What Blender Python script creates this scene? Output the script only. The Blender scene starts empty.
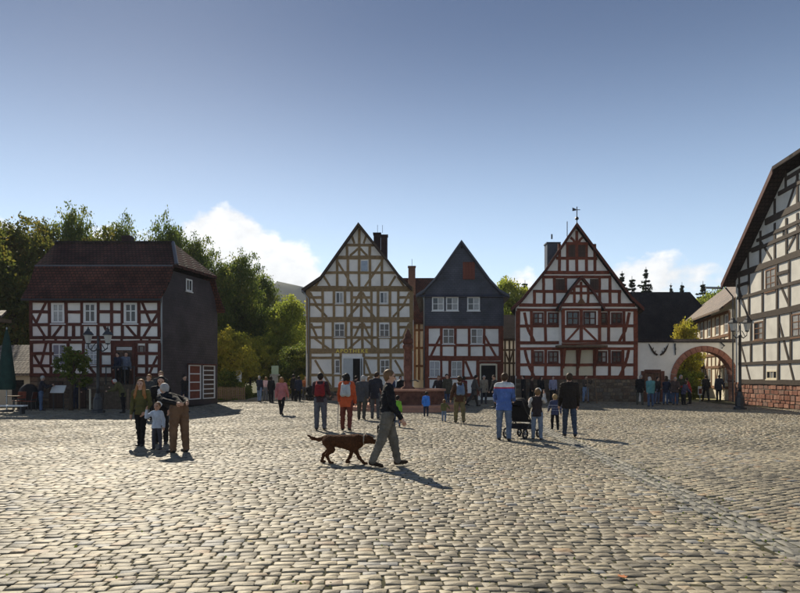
import bpy, math, random
import numpy as np
from mathutils import Vector, Matrix

# ------------------------------------------------------------------ camera, world, sun, exposure
SC = bpy.context.scene
COL = SC.collection
R = math.radians
F, CX, HY, CH = 640.0, 400.0, 377.0, 1.65          # focal length in photo pixels, centre, horizon row, eye height
cam_d = bpy.data.cameras.new('camera'); cam = bpy.data.objects.new('camera', cam_d); COL.objects.link(cam)
cam.location = (0, 0, CH); cam.rotation_euler = (R(90), 0, 0)
cam_d.sensor_width = 36; cam_d.lens = F/800*36; cam_d.shift_y = (HY-296.5)/800
cam_d.clip_start = 0.05; cam_d.clip_end = 6000
SC.camera = cam
SUN_EL, SUN_AZ = R(36), R(-22)                      # azimuth from +Y, negative = to the left
sdir = Vector((math.sin(SUN_AZ)*math.cos(SUN_EL), math.cos(SUN_AZ)*math.cos(SUN_EL), math.sin(SUN_EL)))
sun_d = bpy.data.lights.new('sun', 'SUN'); sun = bpy.data.objects.new('sun', sun_d); COL.objects.link(sun)
sun_d.energy = 2.2; sun_d.angle = R(0.55); sun_d.color = (1.0, 0.90, 0.72)
sun.rotation_euler = (-sdir).to_track_quat('-Z', 'Y').to_euler(); sun.location = (-30, 60, 60)

W = bpy.data.worlds.new('World'); SC.world = W; W.use_nodes = True
nt = W.node_tree; nt.nodes.clear()
def wn(t, **kw):
    n = nt.nodes.new(t)
    for k, v in kw.items(): setattr(n, k, v)
    return n
def wl(a, b): nt.links.new(a, b)
def wmath(op, a, b=None, c=None, clamp=False):
    n = wn('ShaderNodeMath', operation=op, use_clamp=clamp)
    for i, v in enumerate((a, b, c)):
        if v is None: continue
        if isinstance(v, (int, float)): n.inputs[i].default_value = v
        else: wl(v, n.inputs[i])
    return n.outputs[0]
sky = wn('ShaderNodeTexSky', sky_type='NISHITA', sun_disc=False, sun_elevation=SUN_EL, sun_rotation=SUN_AZ,
         altitude=200, air_density=1.15, dust_density=0.35, ozone_density=1.6)
gam = wn('ShaderNodeGamma'); gam.inputs[1].default_value = 0.58
sscale = wn('ShaderNodeMix', data_type='RGBA', blend_type='MULTIPLY'); sscale.inputs[0].default_value = 1
wl(sky.outputs[0], gam.inputs[0]); wl(gam.outputs[0], sscale.inputs[6]); sscale.inputs[7].default_value = (.90, 1.00, 1.16, 1)
tc = wn('ShaderNodeTexCoord')
sep = wn('ShaderNodeSeparateXYZ'); wl(tc.outputs['Generated'], sep.inputs[0])
# low cumulus all round the horizon
def cloud_noise(scale, detail, off, zs):
    mp = wn('ShaderNodeMapping'); wl(tc.outputs['Generated'], mp.inputs[0])
    mp.inputs['Location'].default_value = off; mp.inputs['Scale'].default_value = (1, 1, zs)
    nz = wn('ShaderNodeTexNoise'); nz.inputs['Scale'].default_value = scale; nz.inputs['Detail'].default_value = detail
    nz.inputs['Roughness'].default_value = 0.58
    wl(mp.outputs[0], nz.inputs[0]); return nz.outputs[0]
n1 = cloud_noise(4.2, 10, (0.37, 0.1, 0.05), 1.7)
n2 = cloud_noise(19.0, 11, (1.3, 0.7, 0.2), 1.5)
elev = sep.outputs[2]
fr = wn('ShaderNodeMapRange'); wl(elev, fr.inputs[0])  # a low bank of cumulus, fewer clouds the higher one looks
for i_, v_ in ((1, .03), (2, .24), (3, .16), (4, -.50)): fr.inputs[i_].default_value = v_
fall = fr.outputs[0]
def blob(px, py, sx, sy, amp):                      # a cumulus seen over the roofs
    d = Vector(((px-CX)/F, 1, (HY-py)/F)).normalized()
    a = wn('ShaderNodeVectorMath', operation='SUBTRACT'); wl(tc.outputs['Generated'], a.inputs[0]); a.inputs[1].default_value = d
    b = wn('ShaderNodeVectorMath', operation='MULTIPLY'); wl(a.outputs[0], b.inputs[0]); b.inputs[1].default_value = (1/sx, 1/sx, 1/sy)
    l = wn('ShaderNodeVectorMath', operation='LENGTH'); wl(b.outputs[0], l.inputs[0])
    return wmath('MULTIPLY', wmath('SUBTRACT', 1, l.outputs['Value'], clamp=True), amp)
s = wmath('ADD', wmath('ADD', wmath('MULTIPLY', n1, 1.0), wmath('MULTIPLY', n2, 0.95)), fall)
for a in ((236, 262, .15, .10, .50), (204, 240, .11, .06, .38), (228, 226, .06, .05, .34), (285, 287, .10, .08, .5), (645, 278, .13, .05, .6),
          (102, 238, .08, .05, .5), (5, 226, .06, .05, .45), (512, 288, .07, .05, .45)):
    s = wmath('ADD', s, blob(*a))
cov = wmath('MULTIPLY', wmath('SUBTRACT', s, 0.905), 5.0, clamp=True)
cov = wmath('MULTIPLY', wmath('SMOOTH_MIN', cov, 0.9, 0.15), wmath('GREATER_THAN', elev, -0.02))
# deeper blue towards the zenith, the same all round
zen = wn('ShaderNodeMapRange', interpolation_type='SMOOTHSTEP'); wl(elev, zen.inputs[0])
for i_, v_ in ((1, .02), (2, .54), (3, 0), (4, 1)): zen.inputs[i_].default_value = v_
zc = wn('ShaderNodeMix', data_type='RGBA'); wl(zen.outputs[0], zc.inputs[0]); zc.inputs[6].default_value = (1.14, 1.16, 1.14, 1); zc.inputs[7].default_value = (.20, .24, .31, 1)
deep = wn('ShaderNodeMix', data_type='RGBA', blend_type='MULTIPLY'); deep.inputs[0].default_value = 1
wl(sscale.outputs[2], deep.inputs[6]); wl(zc.outputs[2], deep.inputs[7])
cmix = wn('ShaderNodeMix', data_type='RGBA'); wl(cov, cmix.inputs[0]); wl(deep.outputs[2], cmix.inputs[6])
cshade = wn('ShaderNodeMapRange'); wl(n2, cshade.inputs[0])
for i_, v_ in ((1, .3), (2, .7), (3, 2.9), (4, 4.4)): cshade.inputs[i_].default_value = v_
wl(cshade.outputs[0], cmix.inputs[7])
bg = wn('ShaderNodeBackground'); wl(cmix.outputs[2], bg.inputs[0]); bg.inputs[1].default_value = 0.10
wo = wn('ShaderNodeOutputWorld'); wl(bg.outputs[0], wo.inputs[0])
SC.view_settings.view_transform = 'Standard'; SC.view_settings.look = 'None'
SC.view_settings.exposure = 1.55; SC.view_settings.gamma = 1.0; SC.view_settings.use_curve_mapping = False
SC.render.engine = 'CYCLES'
SC.cycles.max_bounces = 8; SC.cycles.diffuse_bounces = 5; SC.cycles.glossy_bounces = 2; SC.cycles.transmission_bounces = 3

random.seed(7); RNG = np.random.default_rng(11)
rnd = random.uniform

# ------------------------------------------------------------------ helpers
ORG = {}
def put(name, mesh_or_none, loc, parent=None):
    o = bpy.data.objects.new(name, mesh_or_none); COL.objects.link(o)
    loc = Vector(loc)
    ORG[o.name] = loc.copy()
    if parent is not None:
        o.parent = parent; o.location = loc-ORG[parent.name]
    else: o.location = loc
    return o
def tag(o, label=None, cat=None, group=None, kind=None):
    if label: o['label'] = label
    if cat: o['category'] = cat
    if group: o['group'] = group
    if kind: o['kind'] = kind
    return o
def thing(name, loc, label, cat, group=None):
    return tag(put(name, None, loc), label, cat, group)
def make_mesh(name, verts, faces, mats, midx=None, smooth=False):
    me = bpy.data.meshes.new(name)
    me.from_pydata([tuple(v) for v in verts], [], [tuple(f) for f in faces])
    for m in (mats if isinstance(mats, (list, tuple)) else [mats]): me.materials.append(m)
    if midx is not None: me.polygons.foreach_set('material_index', np.asarray(midx, dtype=np.int32))
    if smooth: me.polygons.foreach_set('use_smooth', np.ones(len(me.polygons), dtype=bool))
    me.update(); return me
def obj(name, verts, faces, mats, parent=None, midx=None, smooth=False, origin=None):
    v = np.asarray(verts, dtype=float)
    if origin is None:
        lo, hi = v.min(0), v.max(0); origin = np.array([(lo[0]+hi[0])/2, (lo[1]+hi[1])/2, lo[2]])
    origin = np.asarray(origin, dtype=float)
    return put(name, make_mesh(name, v-origin, faces, mats, midx, smooth), origin, parent)
def quads_mesh(name, V, Q, mat, smooth=False, attr=None):
    """fast mesh from numpy verts (n,3) and quads (m,4); attr = per-face float called tone"""
    me = bpy.data.meshes.new(name); V = np.ascontiguousarray(V, dtype=np.float32); Q = np.ascontiguousarray(Q, dtype=np.int32)
    me.vertices.add(len(V)); me.vertices.foreach_set('co', V.ravel())
    k = Q.shape[1]
    me.loops.add(Q.size); me.loops.foreach_set('vertex_index', Q.ravel())
    me.polygons.add(len(Q)); me.polygons.foreach_set('loop_start', np.arange(0, Q.size, k, dtype=np.int32))
    me.polygons.foreach_set('loop_total', np.full(len(Q), k, dtype=np.int32))
    if smooth: me.polygons.foreach_set('use_smooth', np.ones(len(Q), dtype=bool))
    me.materials.append(mat)
    if attr is not None:
        a = me.attributes.new('tone', 'FLOAT', 'FACE'); a.data.foreach_set('value', np.ascontiguousarray(attr, dtype=np.float32))
    me.update(calc_edges=True); me.validate(); return me

class MB:
    """collects shapes into one mesh"""
    def __init__(s): s.v = []; s.f = []
    def add(s, vs, fs):
        n = len(s.v); s.v += [tuple(v) for v in vs]; s.f += [tuple(i+n for i in f) for f in fs]; return s
    def box(s, x0, x1, y0, y1, z0, z1):
        return s.add([(x, y, z) for z in (z0, z1) for y in (y0, y1) for x in (x0, x1)],
                     [(0, 2, 3, 1), (4, 5, 7, 6), (0, 1, 5, 4), (2, 6, 7, 3), (0, 4, 6, 2), (1, 3, 7, 5)])
    def prism(s, pts, d):
        """polygon pts (3D, ordered) extruded by vector d"""
        n = len(pts); d = Vector(d); a = [Vector(p) for p in pts]; b = [p+d for p in a]
        return s.add(a+b, [tuple(range(n)), tuple(range(2*n-1, n-1, -1))]+[(i, i+n, (i+1) % n+n, (i+1) % n) for i in range(n)])
    def tube(s, pts, rad, n=8, cap=True):
        pts = [Vector(p) for p in pts]; rs = rad if isinstance(rad, (list, tuple)) else [rad]*len(pts)
        vs = []; fs = []
        for i, p in enumerate(pts):
            t = (pts[min(i+1, len(pts)-1)]-pts[max(i-1, 0)]).normalized()
            a = t.cross(Vector((0, 0, 1)) if abs(t.z) < .9 else Vector((1, 0, 0))).normalized(); b = t.cross(a)
            for k in range(n):
                an = 2*math.pi*k/n; vs.append(p+(a*math.cos(an)+b*math.sin(an))*rs[i])
        for i in range(len(pts)-1):
            for k in range(n): fs.append((i*n+k, i*n+(k+1) % n, (i+1)*n+(k+1) % n, (i+1)*n+k))
        if cap: fs += [tuple(range(n-1, -1, -1)), tuple((len(pts)-1)*n+k for k in range(n))]
        return s.add(vs, fs)
    def lathe(s, c, prof, n=16, rot=0.0):
        vs = []; fs = []
        for r, z in prof:
            for k in range(n): a = 2*math.pi*k/n+rot; vs.append((c[0]+r*math.cos(a), c[1]+r*math.sin(a), c[2]+z))
        for i in range(len(prof)-1):
            for k in range(n): fs.append((i*n+k, i*n+(k+1) % n, (i+1)*n+(k+1) % n, (i+1)*n+k))
        fs += [tuple(range(n-1, -1, -1)), tuple((len(prof)-1)*n+k for k in range(n))]
        return s.add(vs, fs)
    def build(s, name, mat, parent=None, smooth=False): return obj(name, s.v, s.f, mat, parent, smooth=smooth)

# ------------------------------------------------------------------ materials
def new_mat(name):
    m = bpy.data.materials.new(name); m.use_nodes = True
    return m, m.node_tree, m.node_tree.nodes['Principled BSDF']
def mat(name, col, rough=.7, var=.25, scale=3.0, bump=0.0, bscale=40.0, spec=.4, col2=None, metal=0.0, stretch=(1, 1, 1), attr=None):
    m, t, b = new_mat(name); L = t.links.new
    tcn = t.nodes.new('ShaderNodeTexCoord'); mp = t.nodes.new('ShaderNodeMapping'); L(tcn.outputs['Object'], mp.inputs[0]); mp.inputs['Scale'].default_value = stretch
    nz = t.nodes.new('ShaderNodeTexNoise'); nz.inputs['Scale'].default_value = scale; nz.inputs['Detail'].default_value = 6; nz.inputs['Roughness'].default_value = .65
    L(mp.outputs[0], nz.inputs[0])
    rp = t.nodes.new('ShaderNodeValToRGB'); e = rp.color_ramp.elements
    c2 = col2 or tuple(min(1, c*(1+var)) for c in col)
    c1 = tuple(c*(1-var) for c in col)
    e[0].position = .3; e[0].color = (*c1, 1); e[1].position = .72; e[1].color = (*c2, 1)
    L(nz.outputs[0], rp.inputs[0])
    oi = t.nodes.new('ShaderNodeObjectInfo'); mr = t.nodes.new('ShaderNodeMapRange'); mr.inputs[3].default_value = 1-var*.5; mr.inputs[4].default_value = 1+var*.5
    L(oi.outputs['Random'], mr.inputs[0])
    mx = t.nodes.new('ShaderNodeMix'); mx.data_type = 'RGBA'; mx.blend_type = 'MULTIPLY'; mx.inputs[0].default_value = 1
    L(rp.outputs[0], mx.inputs[6]); L(mr.outputs[0], mx.inputs[7]); L(mx.outputs[2], b.inputs['Base Color'])
    b.inputs['Roughness'].default_value = rough; b.inputs['Specular IOR Level'].default_value = spec; b.inputs['Metallic'].default_value = metal
    if bump:
        n2 = t.nodes.new('ShaderNodeTexNoise'); n2.inputs['Scale'].default_value = bscale; n2.inputs['Detail'].default_value = 5
        L(mp.outputs[0], n2.inputs[0]); bp = t.nodes.new('ShaderNodeBump'); bp.inputs['Strength'].default_value = bump; bp.inputs['Distance'].default_value = .02
        L(n2.outputs[0], bp.inputs['Height']); L(bp.outputs[0], b.inputs['Normal'])
    return m
def tile_mat(name, cols, w, h, rough=.6, bump=.8, axis='xz', spec=.4, mortar=.02, dark=(.02, .015, .012)):
    """courses of tiles, slates or shingles on far surfaces; axis picks the two world axes of the surface"""
    m, t, b = new_mat(name); L = t.links.new
    g = t.nodes.new('ShaderNodeNewGeometry'); sp = t.nodes.new('ShaderNodeSeparateXYZ'); L(g.outputs['Position'], sp.inputs[0])
    cb = t.nodes.new('ShaderNodeCombineXYZ'); L(sp.outputs['XYZ'.index(axis[0].upper())], cb.inputs[0]); L(sp.outputs['XYZ'.index(axis[1].upper())], cb.inputs[1])
    br = t.nodes.new('ShaderNodeTexBrick'); L(cb.outputs[0], br.inputs[0])
    br.inputs['Scale'].default_value = 1; br.inputs['Brick Width'].default_value = w; br.inputs['Row Height'].default_value = h
    br.inputs['Mortar Size'].default_value = mortar; br.inputs['Mortar Smooth'].default_value = .6; br.inputs['Bias'].default_value = 0
    br.inputs['Color1'].default_value = (*cols[0], 1); br.inputs['Color2'].default_value = (*cols[1], 1); br.inputs['Mortar'].default_value = (*dark, 1)
    nz = t.nodes.new('ShaderNodeTexNoise'); nz.inputs['Scale'].default_value = .9; nz.inputs['Detail'].default_value = 7; L(g.outputs['Position'], nz.inputs[0])
    mr = t.nodes.new('ShaderNodeMapRange'); mr.inputs[1].default_value = .3; mr.inputs[2].default_value = .7; mr.inputs[3].default_value = .62; mr.inputs[4].default_value = 1.35; L(nz.outputs[0], mr.inputs[0])
    mx = t.nodes.new('ShaderNodeMix'); mx.data_type = 'RGBA'; mx.blend_type = 'MULTIPLY'; mx.inputs[0].default_value = 1
    L(br.outputs['Color'], mx.inputs[6]); L(mr.outputs[0], mx.inputs[7]); L(mx.outputs[2], b.inputs['Base Color'])
    bp = t.nodes.new('ShaderNodeBump'); bp.inputs['Strength'].default_value = bump; bp.inputs['Distance'].default_value = .03
    iv = t.nodes.new('ShaderNodeMath'); iv.operation = 'SUBTRACT'; iv.inputs[0].default_value = 1; L(br.outputs['Fac'], iv.inputs[1]); L(iv.outputs[0], bp.inputs['Height'])
    L(bp.outputs[0], b.inputs['Normal']); b.inputs['Roughness'].default_value = rough; b.inputs['Specular IOR Level'].default_value = spec
    return m
def tone_mat(name, stops, rough=.5, spec=.5, bump=.35, bscale=60, nscale=9):
    """colour from the per-stone attribute tone, with grain"""
    m, t, b = new_mat(name); L = t.links.new
    at = t.nodes.new('ShaderNodeAttribute'); at.attribute_name = 'tone'
    rp = t.nodes.new('ShaderNodeValToRGB'); el = rp.color_ramp.elements
    el[0].position = stops[0][0]; el[0].color = (*stops[0][1], 1); el[1].position = stops[-1][0]; el[1].color = (*stops[-1][1], 1)
    for p, c in stops[1:-1]: e = el.new(p); e.color = (*c, 1)
    L(at.outputs['Fac'], rp.inputs[0])
    g = t.nodes.new('ShaderNodeNewGeometry')
    nz = t.nodes.new('ShaderNodeTexNoise'); nz.inputs['Scale'].default_value = nscale; nz.inputs['Detail'].default_value = 7; nz.inputs['Roughness'].default_value = .7; L(g.outputs['Position'], nz.inputs[0])
    mr = t.nodes.new('ShaderNodeMapRange'); mr.inputs[1].default_value = .25; mr.inputs[2].default_value = .75; mr.inputs[3].default_value = .45; mr.inputs[4].default_value = 1.5; L(nz.outputs[0], mr.inputs[0])
    big = t.nodes.new('ShaderNodeTexNoise'); big.inputs['Scale'].default_value = .35; big.inputs['Detail'].default_value = 4; L(g.outputs['Position'], big.inputs[0])
    mr2 = t.nodes.new('ShaderNodeMapRange'); mr2.inputs[1].default_value = .3; mr2.inputs[2].default_value = .7; mr2.inputs[3].default_value = .84; mr2.inputs[4].default_value = 1.14; L(big.outputs[0], mr2.inputs[0])
    mu = t.nodes.new('ShaderNodeMath'); mu.operation = 'MULTIPLY'; L(mr.outputs[0], mu.inputs[0]); L(mr2.outputs[0], mu.inputs[1])
    mx = t.nodes.new('ShaderNodeMix'); mx.data_type = 'RGBA'; mx.blend_type = 'MULTIPLY'; mx.inputs[0].default_value = 1
    L(rp.outputs[0], mx.inputs[6]); L(mu.outputs[0], mx.inputs[7]); L(mx.outputs[2], b.inputs['Base Color'])
    n2 = t.nodes.new('ShaderNodeTexNoise'); n2.inputs['Scale'].default_value = bscale; n2.inputs['Detail'].default_value = 4; L(g.outputs['Position'], n2.inputs[0])
    bp = t.nodes.new('ShaderNodeBump'); bp.inputs['Strength'].default_value = bump; bp.inputs['Distance'].default_value = .006; L(n2.outputs[0], bp.inputs['Height']); L(bp.outputs[0], b.inputs['Normal'])
    b.inputs['Roughness'].default_value = rough; b.inputs['Specular IOR Level'].default_value = spec
    return m
def leaf_mat(name, stops):
    m, t, b = new_mat(name); L = t.links.new
    g = t.nodes.new('ShaderNodeNewGeometry'); rp = t.nodes.new('ShaderNodeValToRGB'); el = rp.color_ramp.elements
    el[0].position = 0; el[0].color = (*stops[0], 1); el[1].position = 1; el[1].color = (*stops[-1], 1)
    for i, c in enumerate(stops[1:-1]): e = el.new((i+1)/(len(stops)-1)); e.color = (*c, 1)
    nz = t.nodes.new('ShaderNodeTexNoise'); nz.inputs['Scale'].default_value = .45; nz.inputs['Detail'].default_value = 3; L(g.outputs['Position'], nz.inputs[0])
    ad = t.nodes.new('ShaderNodeMath'); ad.operation = 'MULTIPLY_ADD'; L(g.outputs['Random Per Island'], ad.inputs[0]); ad.inputs[1].default_value = .55
    sb = t.nodes.new('ShaderNodeMath'); sb.operation = 'MULTIPLY_ADD'; L(nz.outputs[0], sb.inputs[0]); sb.inputs[1].default_value = 1.5; sb.inputs[2].default_value = -.5
    L(sb.outputs[0], ad.inputs[2]); L(ad.outputs[0], rp.inputs[0])
    L(rp.outputs[0], b.inputs['Base Color']); b.inputs['Roughness'].default_value = .6; b.inputs['Specular IOR Level'].default_value = .3
    tr = t.nodes.new('ShaderNodeBsdfTranslucent'); L(rp.outputs[0], tr.inputs[0])
    ms = t.nodes.new('ShaderNodeMixShader'); ms.inputs[0].default_value = .62; L(b.outputs[0], ms.inputs[1]); L(tr.outputs[0], ms.inputs[2])
    L(ms.outputs[0], t.nodes['Material Output'].inputs[0]); return m

M = {}
M['plaster'] = mat('plaster', (.88, .84, .775), .9, .12, 1.1, .15, 14, .2)
M['plaster_old'] = mat('plaster_old', (.66, .63, .56), .9, .14, 1.2, .2, 14, .2)
M['plaster_warm'] = mat('plaster_warm', (.80, .73, .60), .9, .08, 1.6, .15, 14, .2)
M['plaster_cream'] = mat('plaster_cream', (.70, .62, .46), .9, .08, 1.6, .15, 14, .2)
M['timber_ochre'] = mat('timber_ochre', (.275, .185, .09), .75, .3, 5, .3, 30, .3, stretch=(1, 1, 1))
M['timber_red'] = mat('timber_red', (.19, .052, .028), .75, .4, 5, .3, 30, .3)
M['timber_maroon'] = mat('timber_maroon', (.105, .034, .024), .75, .4, 5, .3, 30, .3)
M['timber_dark'] = mat('timber_dark', (.058, .040, .028), .75, .3, 5, .3, 30, .3)
M['timber_brown'] = mat('timber_brown', (.20, .10, .05), .75, .3, 5, .3, 30, .3)
M['wood_plain'] = mat('wood_plain', (.17, .115, .07), .8, .3, 6, .3, 30, .3)
M['door_brown'] = mat('door_brown', (.10, .045, .025), .55, .3, 5, .2, 30)
M['door_grey'] = mat('door_grey', (.48, .50, .50), .6, .1, 3, .1)
M['white_paint'] = mat('white_paint', (.78, .77, .74), .5, .06, 4, .05)
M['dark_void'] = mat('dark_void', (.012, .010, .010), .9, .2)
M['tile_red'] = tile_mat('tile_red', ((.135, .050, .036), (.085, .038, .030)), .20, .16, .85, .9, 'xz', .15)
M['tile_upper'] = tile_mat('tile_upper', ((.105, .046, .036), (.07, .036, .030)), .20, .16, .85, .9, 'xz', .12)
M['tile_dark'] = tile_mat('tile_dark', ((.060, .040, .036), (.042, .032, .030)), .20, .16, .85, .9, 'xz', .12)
M['tile_brown'] = tile_mat('tile_brown', ((.20, .125, .075), (.14, .09, .06)), .20, .16, .65, .9, 'yz')
M['tile_shed'] = tile_mat('tile_shed', ((.26, .21, .16), (.17, .14, .11)), .22, .26, .7, .9, 'xz')
M['tile_black'] = tile_mat('tile_black', ((.030, .026, .025), (.022, .02, .02)), .20, .17, .75, .9, 'xz', .25)
M['slate_x'] = tile_mat('slate_x', ((.066, .070, .095), (.052, .055, .074)), .26, .15, .5, .7, 'xz', .4, .010, (.03, .03, .04))
M['slate_y'] = tile_mat('slate_y', ((.060, .046, .052), (.048, .038, .042)), .26, .15, .55, .7, 'yz', .4, .010, (.028, .02, .022))
M['metal_dark'] = mat('metal_dark', (.03, .032, .036), .45, .2, 8, .1, 60, .5)
M['metal_grey'] = mat('metal_grey', (.30, .32, .33), .4, .1, 8, 0, 60, .5, metal=.7)
M['lead'] = mat('lead', (.085, .09, .11), .5, .2, 5)
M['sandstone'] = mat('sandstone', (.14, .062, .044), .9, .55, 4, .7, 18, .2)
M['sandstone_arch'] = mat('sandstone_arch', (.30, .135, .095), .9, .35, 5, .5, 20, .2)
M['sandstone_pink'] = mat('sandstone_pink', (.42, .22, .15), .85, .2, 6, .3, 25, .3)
M['mortar'] = mat('mortar', (.115, .095, .075), .95, .2, 6, .3, 25, .2)
M['rubble'] = tone_mat('rubble', [(0, (.10, .075, .055)), (.4, (.17, .12, .085)), (.7, (.22, .17, .12)), (1, (.13, .115, .10))], .85, .2, .5, 40, 7)
M['rubble_red'] = tone_mat('rubble_red', [(0, (.20, .085, .055)), (.4, (.29, .13, .085)), (.75, (.36, .19, .13)), (1, (.22, .13, .10))], .85, .2, .5, 40, 7)
M['cobble'] = tone_mat('cobble', [(0, (.105, .092, .068)), (.3, (.205, .177, .127)), (.6, (.285, .246, .172)), (.84, (.375, .322, .222)), (.93, (.32, .222, .13)), (1, (.235, .228, .21))], .62, .35, .5, 70, 14)
M['gutter'] = tone_mat('gutter', [(0, (.13, .125, .11)), (.5, (.21, .20, .17)), (1, (.27, .25, .20))], .7, .3, .4, 55, 10)
M['glass'] = mat('glass', (.02, .024, .032), .06, .3, 1.5, 0, 1, .45)
M['glass_lead'] = mat('glass_lead', (.22, .25, .30), .15, .3, 3, 0, 1, .8)
M['curtain'] = mat('curtain', (.34, .34, .33), .25, .35, 5, 0, 1, .5)
M['shutter'] = mat('shutter', (.075, .042, .03), .7, .3, 6, .2, 30)
M['shutter_red'] = mat('shutter_red', (.17, .045, .025), .7, .3, 6, .2, 30)
M['gold'] = mat('gold', (.92, .70, .10), .45, .1, 4)
M['brick'] = tile_mat('brick', ((.21, .095, .06), (.15, .075, .05)), .24, .08, .85, .7, 'xz', .2, .012, (.12, .10, .09))
M['brick_dark'] = tile_mat('brick_dark', ((.07, .036, .034), (.05, .03, .03)), .24, .08, .85, .7, 'xz', .2, .012, (.04, .035, .03))
M['bark'] = mat('bark', (.075, .055, .04), .9, .35, 3, .6, 12, .2, stretch=(1, 1, .2))
M['leaf_green'] = leaf_mat('leaf_green', [(.055, .09, .02), (.10, .15, .03), (.17, .21, .038), (.28, .26, .05)])
M['leaf_mixed'] = leaf_mat('leaf_mixed', [(.05, .075, .016), (.10, .125, .025), (.17, .165, .03), (.20, .13, .03)])
M['leaf_yellow'] = leaf_mat('leaf_yellow', [(.22, .26, .035), (.36, .36, .045), (.48, .42, .055), (.50, .40, .055)])
M['leaf_bright'] = leaf_mat('leaf_bright', [(.14, .20, .03), (.23, .29, .042), (.34, .38, .055), (.46, .42, .06)])
M['needle'] = leaf_mat('needle', [(.016, .028, .018), (.026, .042, .024), (.036, .052, .026)])
M['grass'] = leaf_mat('grass', [(.05, .08, .015), (.09, .13, .02), (.14, .17, .03)])
# ------------------------------------------------------------------ pixel helpers
def ground_pt(px, py, z=0.0):
    d = F*(CH-z)/(py-HY); return Vector(((px-CX)/F*d, d, z))
def at(px, py, depth): return Vector(((px-CX)/F*depth, depth, CH+(HY-py)/F*depth))
class Plane:
    """a facade: o on the ground line, u along the wall, n towards the square"""
    def __init__(s, o, u, n=None):
        s.o = Vector(o); s.u = Vector(u).normalized(); s.n = Vector(n).normalized() if n else Vector((s.u.y, -s.u.x, 0))
    def uv(s, px, py):
        d = Vector(((px-CX)/F, 1, (HY-py)/F)); c = Vector((0, 0, CH)); t = (s.o-c).dot(s.n)/d.dot(s.n); p = c+d*t-s.o
        return p.dot(s.u), p.z
    def P(s, u, v, off=0.0): return s.o+s.u*u+Vector((0, 0, v))+s.n*off

# ------------------------------------------------------------------ ground, square, cobbles
def undul(x, y):
    g = 3.55+.05*y
    return .014*np.sin(.55*x+.3*y+1)+.010*np.sin(1.1*y-.7*x)-.022*np.exp(-((x-g)/.42)**2)*(y < 24)
g = MB(); g.add([(-900, -300, -.10), (900, -300, -.10), (900, 1500, -.10), (-900, 1500, -.10)], [(0, 1, 2, 3)])
M['earth'] = mat('earth', (.085, .085, .04), .95, .4, .6, .5, 8, .1)
tag(g.build('ground', M['earth']), kind='structure')
nx, ny = 301, 261
gx, gy = np.meshgrid(np.linspace(-34, 34, nx), np.linspace(-4, 62, ny), indexing='xy')
gz = undul(gx, gy)-.0095
V = np.stack([gx, gy, gz], -1).reshape(-1, 3)
ii = (np.arange(ny-1)[:, None]*nx+np.arange(nx-1)[None]).ravel()
M['joint'] = mat('joint', (.062, .053, .036), .95, .35, 1.2, .5, 30, .15, col2=(.08, .078, .038))
sq_me = quads_mesh('square', V, np.stack([ii, ii+1, ii+nx+1, ii+nx], -1), M['joint'], True)
square = tag(put('square', sq_me, (0, 0, 0)), kind='structure')

def lay(rot, us, vs, ln, wd, inside, jit=.010, seed=1):
    """courses of setts in a frame turned by rot; returns stone corner arrays (n,4,2)"""
    r = np.random.default_rng(seed); out = []
    v = vs[0]
    while v < vs[1]:
        h = wd*r.uniform(.86, 1.2)
        L = r.uniform(ln*.68, ln*1.38, int((us[1]-us[0])/ln*1.25)+4); u = us[0]-r.uniform(0, ln)+np.cumsum(L); a = u-L
        gp = .0058
        q = np.stack([np.stack([a+gp, np.full_like(a, v+gp*.8)], -1), np.stack([u-gp, np.full_like(a, v+gp*.8)], -1),
                      np.stack([u-gp, np.full_like(a, v+h-gp*.8)], -1), np.stack([a+gp, np.full_like(a, v+h-gp*.8)], -1)], 1)
        out.append(q); v += h
    q = np.concatenate(out)
    q = q+r.normal(0, jit, q.shape)*.7+r.normal(0, jit*.5, (len(q), 1, 2))
    wx = q[..., 0].copy(); wy = q[..., 1].copy()
    q[..., 1] += .20*np.sin(.42*wx+1.1)+.05*np.sin(1.15*wx+.5*wy)
    q[..., 0] += .10*np.sin(.5*wy+.3)+.04*np.sin(1.6*wy)
    c, s = math.cos(rot), math.sin(rot)
    q = np.stack([q[..., 0]*c-q[..., 1]*s, q[..., 0]*s+q[..., 1]*c], -1)
    ctr = q.mean(1); return q[inside(ctr[:, 0], ctr[:, 1])]
def gut(y): return 3.55+.05*y
GW = .24
def view(x, y): return (np.abs(x) < .64*y+2.6) & (y > 3.4)
def plaza(x, y):
    ok = view(x, y) & (y < 46.5)
    ok &= ~((x < -11.6) & (y > 33.6)) & ~((x > 15.4) & (y > 42.8)) & ~((x > 19.9) & (y > 24)) & ~((x > 7.3) & (y > 43))
    ok &= (np.hypot(x-.4, y-32.5) > 2.6)
    return ok
GE = 25.0
far = np.array
setA = lay(0, (-32, 32), (3.2, 46.6), .155, .106, lambda x, y: plaza(x, y) & ((x < gut(y)-GW) | (y > GE)) & ~((y > GE) & (x > gut(y))), seed=3)
setB = lay(R(27), (0, 48), (-16, 46), .155, .106, lambda x, y: plaza(x, y) & (x > gut(y)+GW*(y < GE)), seed=4)
gq = []
r = np.random.default_rng(8)
for k in range(4):
    y = 3.3
    while y < GE:
        L = r.uniform(.16, .34); w = 2*GW/4; x0 = lambda yy: gut(yy)-GW+k*w
        gq.append([[x0(y)+.008, y+.008], [x0(y)+w-.008, y+.008], [x0(y+L)+w-.008, y+L-.008], [x0(y+L)+.008, y+L-.008]]); y += L
setG = np.array(gq)+r.normal(0, .006, (len(gq), 4, 2))
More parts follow.
